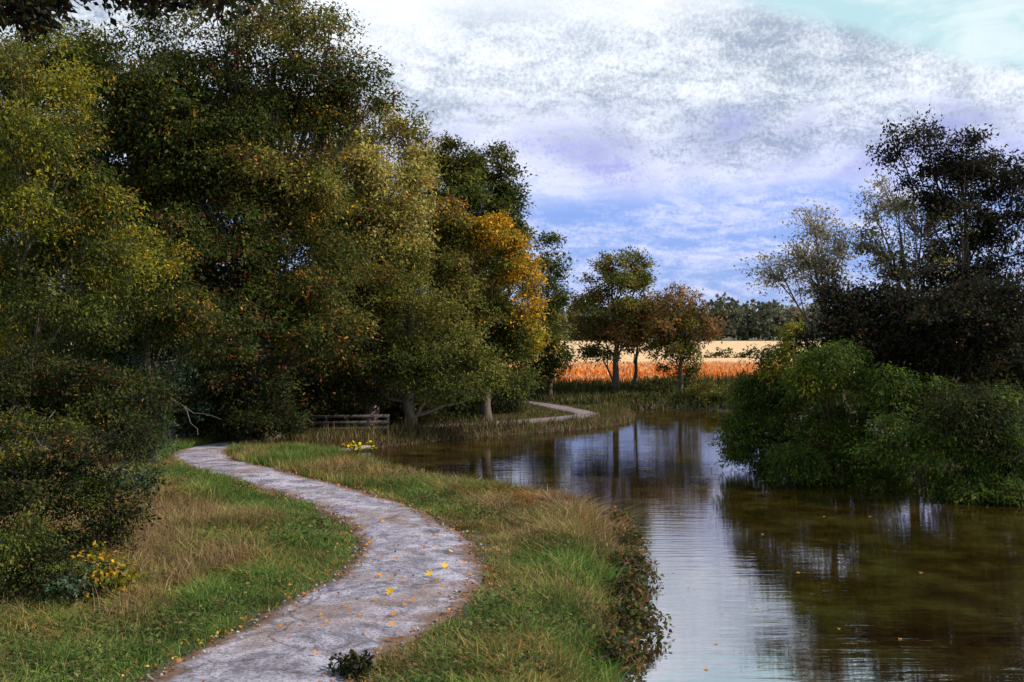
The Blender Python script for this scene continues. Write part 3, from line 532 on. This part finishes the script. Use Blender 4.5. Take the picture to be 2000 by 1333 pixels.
# ------------------------------------------------------------------ distant wood (one mass) and field hedges
r = np.random.default_rng(21); lob = []
for k in range(230):
    x = -170 + 440 * (k + r.random()) / 230; y = r.uniform(322, 350); hgt = r.uniform(9.2, 11.8) + 1.4 * math.sin(x * 0.045 - 1.5)
    z0 = 1.1
    c = [(0.09, 0.10, 0.055), (0.12, 0.12, 0.07), (0.08, 0.085, 0.06), (0.15, 0.125, 0.075)]  # leaf colours lightened so that distance haze is painted in
    for q in range(3): lob.append(((x + r.normal(0, 1.2), y + r.normal(0, 1), z0 + hgt * (0.28 + 0.27 * q)), (3.7 - 0.6 * q, 3.0, hgt * 0.21), [c[(k + q) % 4]], None, 1.0))
V, Fq, col, _ = make_leaves(r, lob, 1.25, 0.75, 1.0, 5, 0.26, 0.1, np.zeros(3), -9, 0.1)
tag(mesh_obj('distant_wood', V, Fq, M_leaf, col=col), 'long grey green wood along the horizon behind the fields', kind='stuff'); NL[0] += len(Fq)
def hedge(name, label, x0, x1, y0, y1, hgt, seed):
    r = np.random.default_rng(seed); lob = []
    n = max(4, int(abs(x1 - x0) / 1.4))
    for k in range(n):
        f = (k + .5) / n; x = x0 + (x1 - x0) * f; y = y0 + (y1 - y0) * f; z = float(land(np.array([x]), np.array([y]))[0])
        lob.append(((x, y, z + hgt * .45 * r.uniform(.8, 1.2)), (1.2, .7, hgt * .5), G_DARK, (RUST, .15), 1.0))
    root = thing(name, label, 'hedge', ((x0 + x1) / 2, (y0 + y1) / 2, lob[n // 2][0][2] - hgt * .45))
    V, Fq, col, _ = make_leaves(r, lob, 0.3, 0.6, .4, 12, 1.6, .2, np.array(root.location), -9)
    mesh_obj('foliage', V, Fq, M_leaf, root, col=col)
hedge('field_hedge', 'low dark hedge between the two orange fields', 22, 62, 122, 118, 1.3, 5)

# ------------------------------------------------------------------ grass, weeds, reeds, crop (ground cover nobody could count)
def blades(name, label, pts, hgt, wid, colf, seed, lean=0.5, base_z=None, seg=True):  # seg False: one triangle each
    r = np.random.default_rng(seed); n = len(pts)
    x, y = pts[:, 0], pts[:, 1]; z = (np.maximum(land(x, y), 0.0) if base_z is None else base_z) - 0.02
    h = hgt(x, y, r) if callable(hgt) else hgt * r.uniform(0.5, 1.4, n); w = wid * (1 + np.clip(y - 14, 0, 60) / 22) if np.isscalar(wid) else wid
    w = np.broadcast_to(w, (n,)) * r.uniform(0.7, 1.3, n)
    a = r.uniform(0, 6.283, n); s = np.stack([np.cos(a), np.sin(a), 0 * a], 1) * w[:, None] / 2
    la = r.uniform(0, 6.283, n); ln = np.stack([np.cos(la), np.sin(la), 0 * la], 1) * (h * lean * np.abs(r.normal(0.6, 0.5, n)))[:, None]
    B = np.stack([x, y, z], 1); up = np.array([0, 0, 1.0])
    mid = B + up * (h * 0.55)[:, None] + ln * 0.3; tip = B + up * (h * r.uniform(0.75, 1.0, n))[:, None] + ln
    if seg:
        V = np.stack([B - s, B + s, mid + s * 0.75, mid - s * 0.75, tip], 1).reshape(-1, 3); k = np.arange(n)[:, None] * 5
        FF, nv_ = [k + np.array([[0, 1, 2, 3]]), k + np.array([[3, 2, 4]])], 5
    else:
        V = np.stack([B - s * 1.2, B + s * 1.2, tip], 1).reshape(-1, 3); FF, nv_ = [np.arange(n)[:, None] * 3 + np.array([[0, 1, 2]])], 3
    col = colf(x, y, r); o = mesh_obj(name, V, FF, M_blade, col=np.clip(col, 0.004, 0.95).repeat(nv_, 0))
    return tag(o, label, kind='stuff')
def scatter(r, n, x0, x1, y0, y1, dist_bias=0.0, gap=0.02, wmin=0.03, extra=None):
    x = r.uniform(x0, x1, n); y = y0 + (y1 - y0) * r.random(n) ** (1 + dist_bias)
    k = (path_d(x, y) > gap - 0.04 + 0.12 * wob(x, y, 6.0, 8) + 0.10 * wob(x, y, 2.2, 9)) & (water_d(x, y) > wmin) & (np.abs(x) < y * 0.54 + 1.5)
    if extra is not None: k &= extra(x, y)
    return np.stack([x[k], y[k]], 1)
def pick(pal, n, r): return np.array(pal)[r.integers(0, len(pal), n)] * r.uniform(0.7, 1.3, (n, 1))
GR = [(0.07, 0.13, 0.022), (0.10, 0.16, 0.03), (0.05, 0.095, 0.02), (0.13, 0.16, 0.04)]
DRY = [(0.26, 0.16, 0.085), (0.20, 0.11, 0.06), (0.33, 0.22, 0.12), (0.16, 0.085, 0.045)]
OLV = [(0.16, 0.145, 0.035), (0.21, 0.17, 0.055), (0.12, 0.105, 0.025), (0.26, 0.20, 0.07)]
def dryness(x, y):
    pdv = path_d(x, y); v = 0.40 * wob(x, y, 1.3, 14) + 0.40 * wob(x, y, 3.6, 15)
    left = x < CEN[np.clip(np.searchsorted(CEN[:200, 1], y), 0, 199), 0]
    v = v + np.where(left, sstep(pdv, 0.6, 1.6) * 0.60 - 0.26, 0.20)
    v = v + 0.75 * np.exp(-(((x - 0.9) / 1.0) ** 2 + ((y - 18.6) / 2.0) ** 2)) + 0.25 * sstep(y, 29, 33)
    v = v - 0.4 * np.exp(-((y - 14.6) / 1.0) ** 2) * (x > 0) - 0.4 * np.exp(-(((x + 5.2) / 1.3) ** 2 + ((y - 28) / 3) ** 2))
    return v
def grass_col(x, y, r):
    n = len(x); d_ = dryness(x, y) + r.normal(0, 0.22, n)
    c = pick(GR, n, r); o_ = pick(OLV, n, r); s = np.where((wob(x, y, 2.0, 18) > 0.15)[:, None], pick(RUST, n, r) * 1.2, pick(DRY, n, r))
    return np.where((d_ > 0.42)[:, None], s, np.where((d_ > 0.06)[:, None], o_, c)) * (1 + 0.5 * wob(x, y, 4.5, 17))[:, None]
r = np.random.default_rng(50)
def near_h(x, y, r): return (0.07 + 0.11 * sstep(path_d(x, y), 0.1, 1.2) + 0.035 * sstep(dryness(x, y), 0.1, 0.7)) * (1 + 0.65 * wob(x, y, 4.2, 19)) * r.uniform(0.4, 1.6, len(x))
blades('grass', 'rough green and tan grass beside the near part of the path', scatter(r, 270000, -9.5, 2.0, 8.2, 22, 0.25), near_h, 0.011, grass_col, 51, 1.5)
blades('grass', 'grass on the bay bank where the path bends away', scatter(r, 120000, -12, 2.2, 21.5, 33, 0.1, wmin=-0.06), lambda x, y, r: 0.20 * r.uniform(0.5, 1.5, len(x)), 0.012, grass_col, 52, 0.8, seg=False)
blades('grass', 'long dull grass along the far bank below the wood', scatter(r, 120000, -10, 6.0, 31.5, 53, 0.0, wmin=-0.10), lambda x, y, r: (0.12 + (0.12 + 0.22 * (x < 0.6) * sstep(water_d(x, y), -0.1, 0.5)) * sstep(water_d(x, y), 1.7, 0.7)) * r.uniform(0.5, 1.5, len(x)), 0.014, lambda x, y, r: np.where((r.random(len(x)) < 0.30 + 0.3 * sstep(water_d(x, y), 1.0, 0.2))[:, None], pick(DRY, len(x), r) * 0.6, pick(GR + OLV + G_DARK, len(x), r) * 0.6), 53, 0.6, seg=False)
# tall dry stems in the left verge
ex = lambda x, y: (dryness(x, y) > 0.25) & (x < -2.6)
blades('dry_grass', 'tall pinkish tan dead grass in the left verge', scatter(r, 26000, -9, -2.6, 9.5, 21, 0.2, extra=ex), lambda x, y, r: 0.33 * r.uniform(0.5, 1.4, len(x)), 0.007, lambda x, y, r: pick(DRY, len(x), r) * 0.95, 54, 0.5)
# dark reeds on the far bank
def far_pts(n, r):
    x = r.uniform(-14, 22, n); y = r.uniform(48.5, 57, n); k = water_d(x, y) > -0.1; k &= path_d(x, y) > 0.3
    return np.stack([x[k], y[k]], 1)
blades('reeds', 'band of dark reeds and rough herbs along the far bank', far_pts(34000, r), lambda x, y, r: (0.55 + 0.55 * sstep(y, 52, 55)) * r.uniform(0.5, 1.25, len(x)) * (0.8 + 0.3 * wob(x, y, 0.9, 31)), 0.03, lambda x, y, r: np.where((r.random(len(x)) < 0.22)[:, None], pick(DRY, len(x), r) * 0.5, pick(G_DARK, len(x), r)), 55, 0.5, seg=False)
# crop standing in the field
def crop_pts(n, r):
    y = 57.5 + 45 * r.random(n) ** 1.3; x = r.uniform(-0.2, 0.32, n) * y * 1.3 - 2; y = np.round(y / 0.8) * 0.8 + r.normal(0, 0.12, n)
    return np.stack([x, y], 1)
CROP = [(0.62, 0.16, 0.015), (0.50, 0.11, 0.012), (0.72, 0.26, 0.04), (0.35, 0.07, 0.012)]
blades('crop', 'orange crop standing in rows in the near field', crop_pts(52000, r), lambda x, y, r: 0.42 * r.uniform(0.5, 1.3, len(x)), 0.05, lambda x, y, r: np.where((r.random(len(x)) < 0.10 + 0.75 * sstep(wob(x * 0.35, y, 0.16, 41), -0.1, 0.35) * sstep(y, 60, 75) + 0.45 * sstep(y, 74, 90))[:, None], pick([(0.62, 0.42, 0.25), (0.5, 0.30, 0.15)], len(x), r), pick(CROP, len(x), r)), 56, 0.9, seg=False)
# broad leaved weeds in the banks
def weeds(name, label, pts, size, pal, seed, hmax=0.2, rep=7):
    r = np.random.default_rng(seed); n = len(pts); k = np.repeat(np.arange(n), rep); m_ = len(k)
    x, y = pts[k, 0] + r.normal(0, 0.06, m_), pts[k, 1] + r.normal(0, 0.06, m_); z = land(x, y) + r.uniform(0.02, 1, m_) * hmax
    D = unit(r, m_) * np.array([1, 1, 0.5]); N_ = r.normal(0, 0.4, (m_, 3)) + np.array([0, 0, 1.0]); Ls = size * r.uniform(0.6, 1.4, m_)
    V, Fq = leaf_quads(np.stack([x, y, z], 1), D, N_, Ls, Ls * 0.6)
    col = (np.array(pal)[r.integers(0, len(pal), n)] * r.uniform(.7, 1.3, (n, 1)))[k] * r.uniform(0.75, 1.25, (m_, 1))
    return tag(mesh_obj(name, V, Fq, M_leaf, col=col.repeat(4, 0)), label, kind='stuff')
patch = lambda x, y: (wob(x, y, 1.9, 22) > 0.0) & (path_d(x, y) > 0.25)
weeds('weeds', 'low broad leaved weeds among the grass of the near banks', scatter(r, 11000, -8, 2.0, 8.4, 24, 0.2, extra=patch), 0.052, [(0.07, 0.10, 0.028), (0.09, 0.115, 0.035), (0.045, 0.07, 0.022), (0.13, 0.13, 0.04), (0.10, 0.06, 0.03)], 57, 0.17)
weeds('leaf_litter', 'tiny orange fallen leaves scattered along the path edges', (lambda P_: P_[(path_d(P_[:, 0], P_[:, 1]) < 0.25) & (path_d(P_[:, 0], P_[:, 1]) > -0.25 - 0.9 * (r.random(len(P_)) < 0.12))])(np.stack([r.uniform(-9, 0.5, 26000), r.uniform(8.5, 30, 26000)], 1)), 0.045, [(0.35, 0.12, 0.03), (0.25, 0.08, 0.03), (0.45, 0.22, 0.05), (0.15, 0.06, 0.03)], 58, 0.06, 1)

r = np.random.default_rng(88)
gx, gy = r.uniform(-9, 0, 14000), 8.8 + 20 * r.random(14000) ** 1.4; gd = path_d(gx, gy); k = (gd < 0.02) & (gd > -0.30 - 0.75 * (r.random(14000) < 0.25)); gx, gy = gx[k], gy[k]
gs = 0.012 * r.uniform(0.5, 2.0, len(gx)) ** 1.3; gz = land(gx, gy, False) + 0.025
octa = np.array([(1, 0, 0), (0, 1, 0), (-1, 0, 0), (0, -1, 0), (0, 0, .7), (0, 0, -.7)], float); of = np.array([(0,1,4),(1,2,4),(2,3,4),(3,0,4),(1,0,5),(2,1,5),(3,2,5),(0,3,5)])
V = (np.stack([gx, gy, gz], 1)[:, None] + octa[None] * gs[:, None, None] * r.uniform(.6, 1.3, (len(gx), 6, 1))).reshape(-1, 3)
tag(mesh_obj('grit', V, (np.arange(len(gx))[:, None, None] * 6 + of[None]).reshape(-1, 3), M_leaf, col=pick([(0.22, 0.18, 0.17), (0.10, 0.07, 0.06), (0.34, 0.30, 0.30)], len(gx), r).repeat(6, 0)), 'loose grit and crumbs along the worn path', kind='stuff')

# ------------------------------------------------------------------ bankside brambles over the water
def bramble(label, x, y, spread, hgt, n_st, seed, dirx=1.0, pal=None):
    r = np.random.default_rng(seed); z = max(0.05, float(land(np.array([x]), np.array([y]))[0])); base = np.array([x, y, z])
    root = thing('bramble', label, 'bramble', base, 'brambles arching over the water')
    T = Tubes(); Ps, Ds = [], []
    for k in range(n_st):
        a = r.normal(0, 0.7); L_ = spread * r.uniform(0.5, 1.1); end = base + np.array([dirx * math.cos(a) * L_, math.sin(a) * L_, -0.3 * r.random() + hgt * 0.3])
        s0 = base + np.array([r.normal(-.1, .12), r.normal(0, spread * .45), 0]); c = bez(s0, end, (0, 0, hgt * r.uniform(.7, 1.3)), 9, 0.015, r); T.add(c, np.linspace(0.006, 0.0025, 9), 4)
        keep = 9 if r.random() < 0.8 else 5
        for q in range(1, keep):
            m_ = 7; Ps.append(c[q] + r.normal(0, 0.035, (m_, 3))); Ds.append(unit(r, m_) + np.array([0.2, 0, -0.2]))
    T.build('stems', M_twig, root, base)
    P_, D_ = np.concatenate(Ps), np.concatenate(Ds); n = len(P_)
    Ls = 0.062 * r.uniform(0.6, 1.4, n); V, Fq = leaf_quads(P_ - base, D_, r.normal(0, .6, (n, 3)) + np.array([0, 0, 1.0]), Ls, Ls * .65)
    col = pick(pal or (G_DARK + RUST[:1] + [(0.05, 0.04, 0.03)]), n, r)
    mesh_obj('leaves', V, Fq, M_leaf, root, col=col.repeat(4, 0))
for k, (lab, x, y, sp, h_, ns, sd) in enumerate([
    ('dark leafy bramble drooping over the water at the picture bottom', 1.0, 11.3, .30, .34, 26, 1), ('bramble with a leafy spray reaching furthest over the bright water', 1.25, 12.7, .46, .36, 30, 2),
    ('dense dark bramble on the bank between two leafy sprays', 1.42, 14.0, .30, .42, 28, 3), ('bramble with bare arching stems over the sky reflection', 1.58, 15.5, .46, .40, 26, 4),
    ('bramble at the outer corner of the near bank', 1.78, 17.2, .34, .40, 26, 5), ('reddish bramble at the tip of the near bank', 1.72, 19.0, .36, .42, 26, 6), ('short scrubby bramble at the back of the near bank', 1.2, 20.3, .32, .36, 20, 8)]):
    bramble(lab, x, y, sp * 1.25, h_, ns, 200 + sd, pal=(RUST + G_DARK) if k == 5 else None)
bramble('small dark leafy weed at the bottom edge of the path', -1.32, 9.7, .22, .26, 14, 220, dirx=-0.6, pal=BLACK + G_DEEP)

# ------------------------------------------------------------------ flowers, yellow plant, stalks
def flower_clump(label, base, n_st, spread, hgt, seed):
    r = np.random.default_rng(seed); base = np.array(base, float); root = thing('ragwort', label, 'wildflower', base)
    T = Tubes(); Ps, Ds = [], []; heads = []
    for k in range(n_st):
        s0 = base + np.array([r.normal(0, spread), r.normal(0, spread * .5), -0.05]); e_ = s0 + np.array([r.normal(0, .06), r.normal(0, .06), hgt * r.uniform(.75, 1.15)])
        c = bez(s0, e_, (r.normal(0, .04), 0, 0), 5); T.add(c, 0.005, 4); heads.append(e_)
        for q in range(1, 5): Ps.append(c[q] + r.normal(0, .02, (4, 3))); Ds.append(unit(r, 4))
    T.build('stems', M_twig, root, base); P_, D_ = np.concatenate(Ps), np.concatenate(Ds); n = len(P_)
    V, Fq = leaf_quads(P_ - base, D_, np.tile([0, 0, 1.0], (n, 1)) + r.normal(0, .3, (n, 3)), np.full(n, .09), np.full(n, .03)); mesh_obj('leaves', V, Fq, M_leaf, root, col=pick(G_FERN, n, r).repeat(4, 0))
    a = np.arange(9) * 2 * math.pi / 9; D_ = np.stack([np.cos(a), np.sin(a), 0.25 + 0 * a], 1)
    V, Fq = leaf_quads(np.zeros((9, 3)), D_, np.tile([0, 0, 1.0], (9, 1)), np.full(9, .045), np.full(9, .024))
    dome = np.array([(0, 0, .014)] + [(0.014 * math.cos(q), 0.014 * math.sin(q), 0) for q in a]); V2 = np.concatenate([V, dome]); F3 = np.array([[36, 37 + q, 37 + (q + 1) % 9] for q in range(9)])
    cl = np.concatenate([np.tile([0.75, 0.55, 0.01], (36, 1)), np.tile([0.55, 0.25, 0.01], (10, 1))]); fm = None
    for h_ in heads:
        for q in range(3):
            if fm is None: o = mesh_obj('flower', V2, [Fq, F3], M_leaf, root, col=cl); fm = o
            else: o = fm.copy(); C.objects.link(o); o.parent = root
            o.location = tuple(h_ - base + np.array([r.normal(0, .035), r.normal(0, .035), r.uniform(-.02, .05)])); o.rotation_euler = (r.uniform(-.1, .9), r.uniform(-.4, .4), r.uniform(0, 6.28))
p0 = at(690, 930, 26.6); flower_clump('yellow flowered ragwort on the bay bank beside the path', (p0[0], 26.6, float(land(np.array([p0[0]]), np.array([26.6]))[0])), 15, .17, .36, 9)
plant('yellowing_plant', 'bushy plant with yellow leaves in the left verge', 'plant', 195, 12.3, [(190,1105,45,38,G_FERN+G_YEL,(GOLD,.35)),(170,1150,50,40,G_FERN,(GOLD,.2)),(225,1140,30,36,G_YEL,(GOLD,.3))], 0.085, 0.45, .16, 14, 9.0, .4, .015, 90, stems=5, crown='leaves', depth=.8, thr=-.6)
stk = [('thick pale dead stalk standing before the yellow leaved plant', (142,1240), (168,1115), 11.9, .016), ('thin yellow stalk right of the thick dead stalk', (178,1215), (168,1160), 12.1, .007), ('bent pinkish dead stem leaning right in the left verge', (355,1175), (378,1090), 13.3, .008),
       ('short crossed dead stem near the middle of the left verge', (377,1162), (384,1125), 13.4, .005), ('upright brown dead stem right of the yellow leaved plant', (272,1180), (264,1130), 13.1, .008), ('low slanted dead stem deep in the dry grass', (243,1215), (237,1170), 12.6, .006),
       ('pale dead stem at the left edge of the picture', (20,1270), (16,1205), 11.4, .007)]
for lab, a_, b_, Y, rd in stk:
    r = np.random.default_rng(int(a_[0])); A_, B_ = at(*a_, Y), at(*b_, Y + .1); A_[2] = float(land(np.array([A_[0]]), np.array([A_[1]]))[0]) - .03
    T = Tubes(); c = bez(A_, B_, (-.05, 0, .03), 8, .008, r); T.add(c, np.linspace(rd * 1.3, rd * .5, 8), 6)
    for q in (3, 5, 6): T.add(bez(c[q], c[q] + np.array([r.normal(0, .08), 0, .09]), (0, 0, .01), 4), np.linspace(rd * .5, rd * .2, 4), 4)
    tag(T.build('dead_stalk', M_straw, None, None), lab, 'stalk', 'dead stalks in the left verge')
# bare fallen branch by the wood edge
T = Tubes(); r = np.random.default_rng(3); c = np.concatenate([bez(at(338, 782, 29.5), at(378, 808, 29.2), (0, 0, .03), 5), bez(at(378, 808, 29.2), at(432, 820, 29.0), (0, 0, .1), 6)[1:]]); T.add(c, np.linspace(.022, .008, len(c)), 6)
T.add(bez(c[2], at(386, 850, 28.9), (0, 0, .05), 6, .02, r), np.linspace(.018, .008, 6), 5); T.add(bez(c[0], at(322, 800, 29.6), (0, 0, .05), 5), np.linspace(.03, .02, 5), 5); T.add(bez(at(322,800,29.6), at(318, 860, 29.6), (0, 0, 0), 4), np.linspace(.03, .04, 4), 5)
tag(T.build('bare_branch', M_twig, None, None), 'bare pale crooked branch poking from the dark wood edge', 'branch')
# log at the water's edge in the bay
T = Tubes(); T.add(bez((-5.35, 31.75, .06), (-4.35, 32.9, .10), (0, 0, .02), 7, .01, r), np.array([.05, .06, .065, .065, .06, .055, .045]), 8)
tag(T.build('log', M_greybark, None, None), 'pale log lying along the water edge in the bay', 'log')

# ------------------------------------------------------------------ low rail fence
def bx(cx, cy, cz, sx, sy, sz, rot=0.0, tilt=0.0):
    s = np.array([(-1,-1,-1),(1,-1,-1),(1,1,-1),(-1,1,-1),(-1,-1,1),(1,-1,1),(1,1,1),(-1,1,1)], float) * np.array([sx, sy, sz]) / 2
    s[:, 2] += s[:, 0] * tilt; ca, sa = math.cos(rot), math.sin(rot); R_ = np.array([[ca, sa, 0], [-sa, ca, 0], [0, 0, 1]])
    return s @ R_ + np.array([cx, cy, cz]), np.array([(0,3,2,1),(4,5,6,7),(0,1,5,4),(1,2,6,5),(2,3,7,6),(3,0,4,7)])
fz = float(land(np.array([-5.5]), np.array([34.6]))[0]); fr_ = thing('rail_fence', 'low weathered wooden rail fence in shade beyond the bay', 'fence', (-5.5, 34.4, fz - 0.12))
fr_.rotation_euler = (0, 0, math.radians(12))
for k, x in enumerate((-1.1, -0.45, 0.2, 0.85, 1.5)):
    V, Fq = bx(x, 0, .38 + (.03 if k == 0 else 0), .11 if k else .15, .10, .80 + (.1 if k == 0 else 0), 0.05 * k); mesh_obj('post', V, Fq, M_wood, fr_)
for k, z in enumerate((.74, .54, .34)):
    V, Fq = bx(.2, -.075, z, 2.75 - .1 * k, .04, .095, 0, .004 * (k - 1)); mesh_obj('rail', V, Fq, M_wood, fr_)

# ------------------------------------------------------------------ fallen leaves big enough to see on the path
def path_z(x, y): return float(land(np.array([x]), np.array([y]), False)[0]) + .045
r = np.random.default_rng(77)
a = [0, .45, .8, 1.25, 1.6, 2.0, 2.45, 2.9]; out_ = []
for k in range(10):
    t_ = 2 * math.pi * k / 10; rr = (1.0 if k % 2 == 0 else .5) * (1.15 if k == 5 else 1); out_.append((rr * .06 * math.sin(t_), rr * .06 * math.cos(t_), .012 * (k % 2 == 0)))
Vl = np.array([(0, 0, 0)] + out_); Fl = np.array([[0, 1 + (k + 1) % 10, 1 + k] for k in range(10)])
protos = [mesh_obj('fallen_leaf', Vl, Fl, M_leaf, col=np.tile(c_, (11, 1))) for c_ in ((0.75, 0.40, 0.01), (0.55, 0.22, 0.02), (0.40, 0.17, 0.05))]
spots = [(762,1163,0,1.25,'large bright yellow fallen leaf lowest on the path'),(838,1127,0,1.1,'bright yellow fallen leaf upright near the middle of the path'),(868,1110,0,.9,'golden fallen leaf with a curled brown neighbour on the path'),(880,1081,0,.8,'pale yellow fallen leaf highest of the big ones on the path')]
used = [0, 0, 0]
def put(kind, x, y, s, lab, grp='fallen leaves on the path'):
    o = protos[kind] if not used[kind] else protos[kind].copy()
    if used[kind]: C.objects.link(o)
    used[kind] += 1
    o.location = (x, y, path_z(x, y) + .01); s *= 0.95 if s > .7 else 1.0; o.scale = (s, s, s * r.uniform(.8, 2.4)); o.rotation_euler = (r.uniform(.2, .75), r.uniform(-.3, .3), r.uniform(-.9, .9)); o.location.z += 0.03 * s; tag(o, lab, 'leaf', grp)
for px_, py_, kd, s, lab in spots:
    Y = F * (H - .55) / (py_ - HOR); put(kd, (px_ - 1000) / F * Y, Y, s, lab)
n = 0
while n < 60:
    x, y = r.uniform(-6, 0), r.uniform(9.6, 22)
    if path_d(np.array([x]), np.array([y]))[0] > -.12: continue
    kd = int(r.choice([1, 2, 2])); put(kd, x, y, r.uniform(.35, .65), 'small orange brown fallen leaf on the grey path' if kd == 1 else 'small tan brown fallen leaf on the grey path', 'small orange fallen leaves on the path' if kd == 1 else 'small tan fallen leaves on the path'); n += 1
Ls_ = [(1345,1150),(1315,1120),(1480,1190),(1400,1260),(1560,1120),(1640,1230),(1330,1005),(1490,1045),(1700,1010),(1800,1120),(1420,1095),(1610,1010),(1760,1250),(1380,1310)]
fl0 = None
for k, (px_, py_) in enumerate(Ls_):
    Y = F * H / (py_ - HOR); v = at(px_, py_, Y)
    if fl0 is None: fl0 = o = mesh_obj('floating_leaf', Vl, Fl, M_leaf, col=np.tile((0.40, 0.22, 0.06), (11, 1)))
    else: o = fl0.copy(); C.objects.link(o)
    o.location = (v[0], v[1], 0.004); o.scale = (.42 + .05 * (k % 5),) * 3; o.rotation_euler = (0.05, 0.04, k * 1.7)
    tag(o, 'small tan leaf floating on the canal water', 'leaf', 'fallen leaves floating on the canal')
print('leaves', NL[0], 'tris', sum(len(p.vertices)-2 for me in bpy.data.meshes for p in me.polygons))
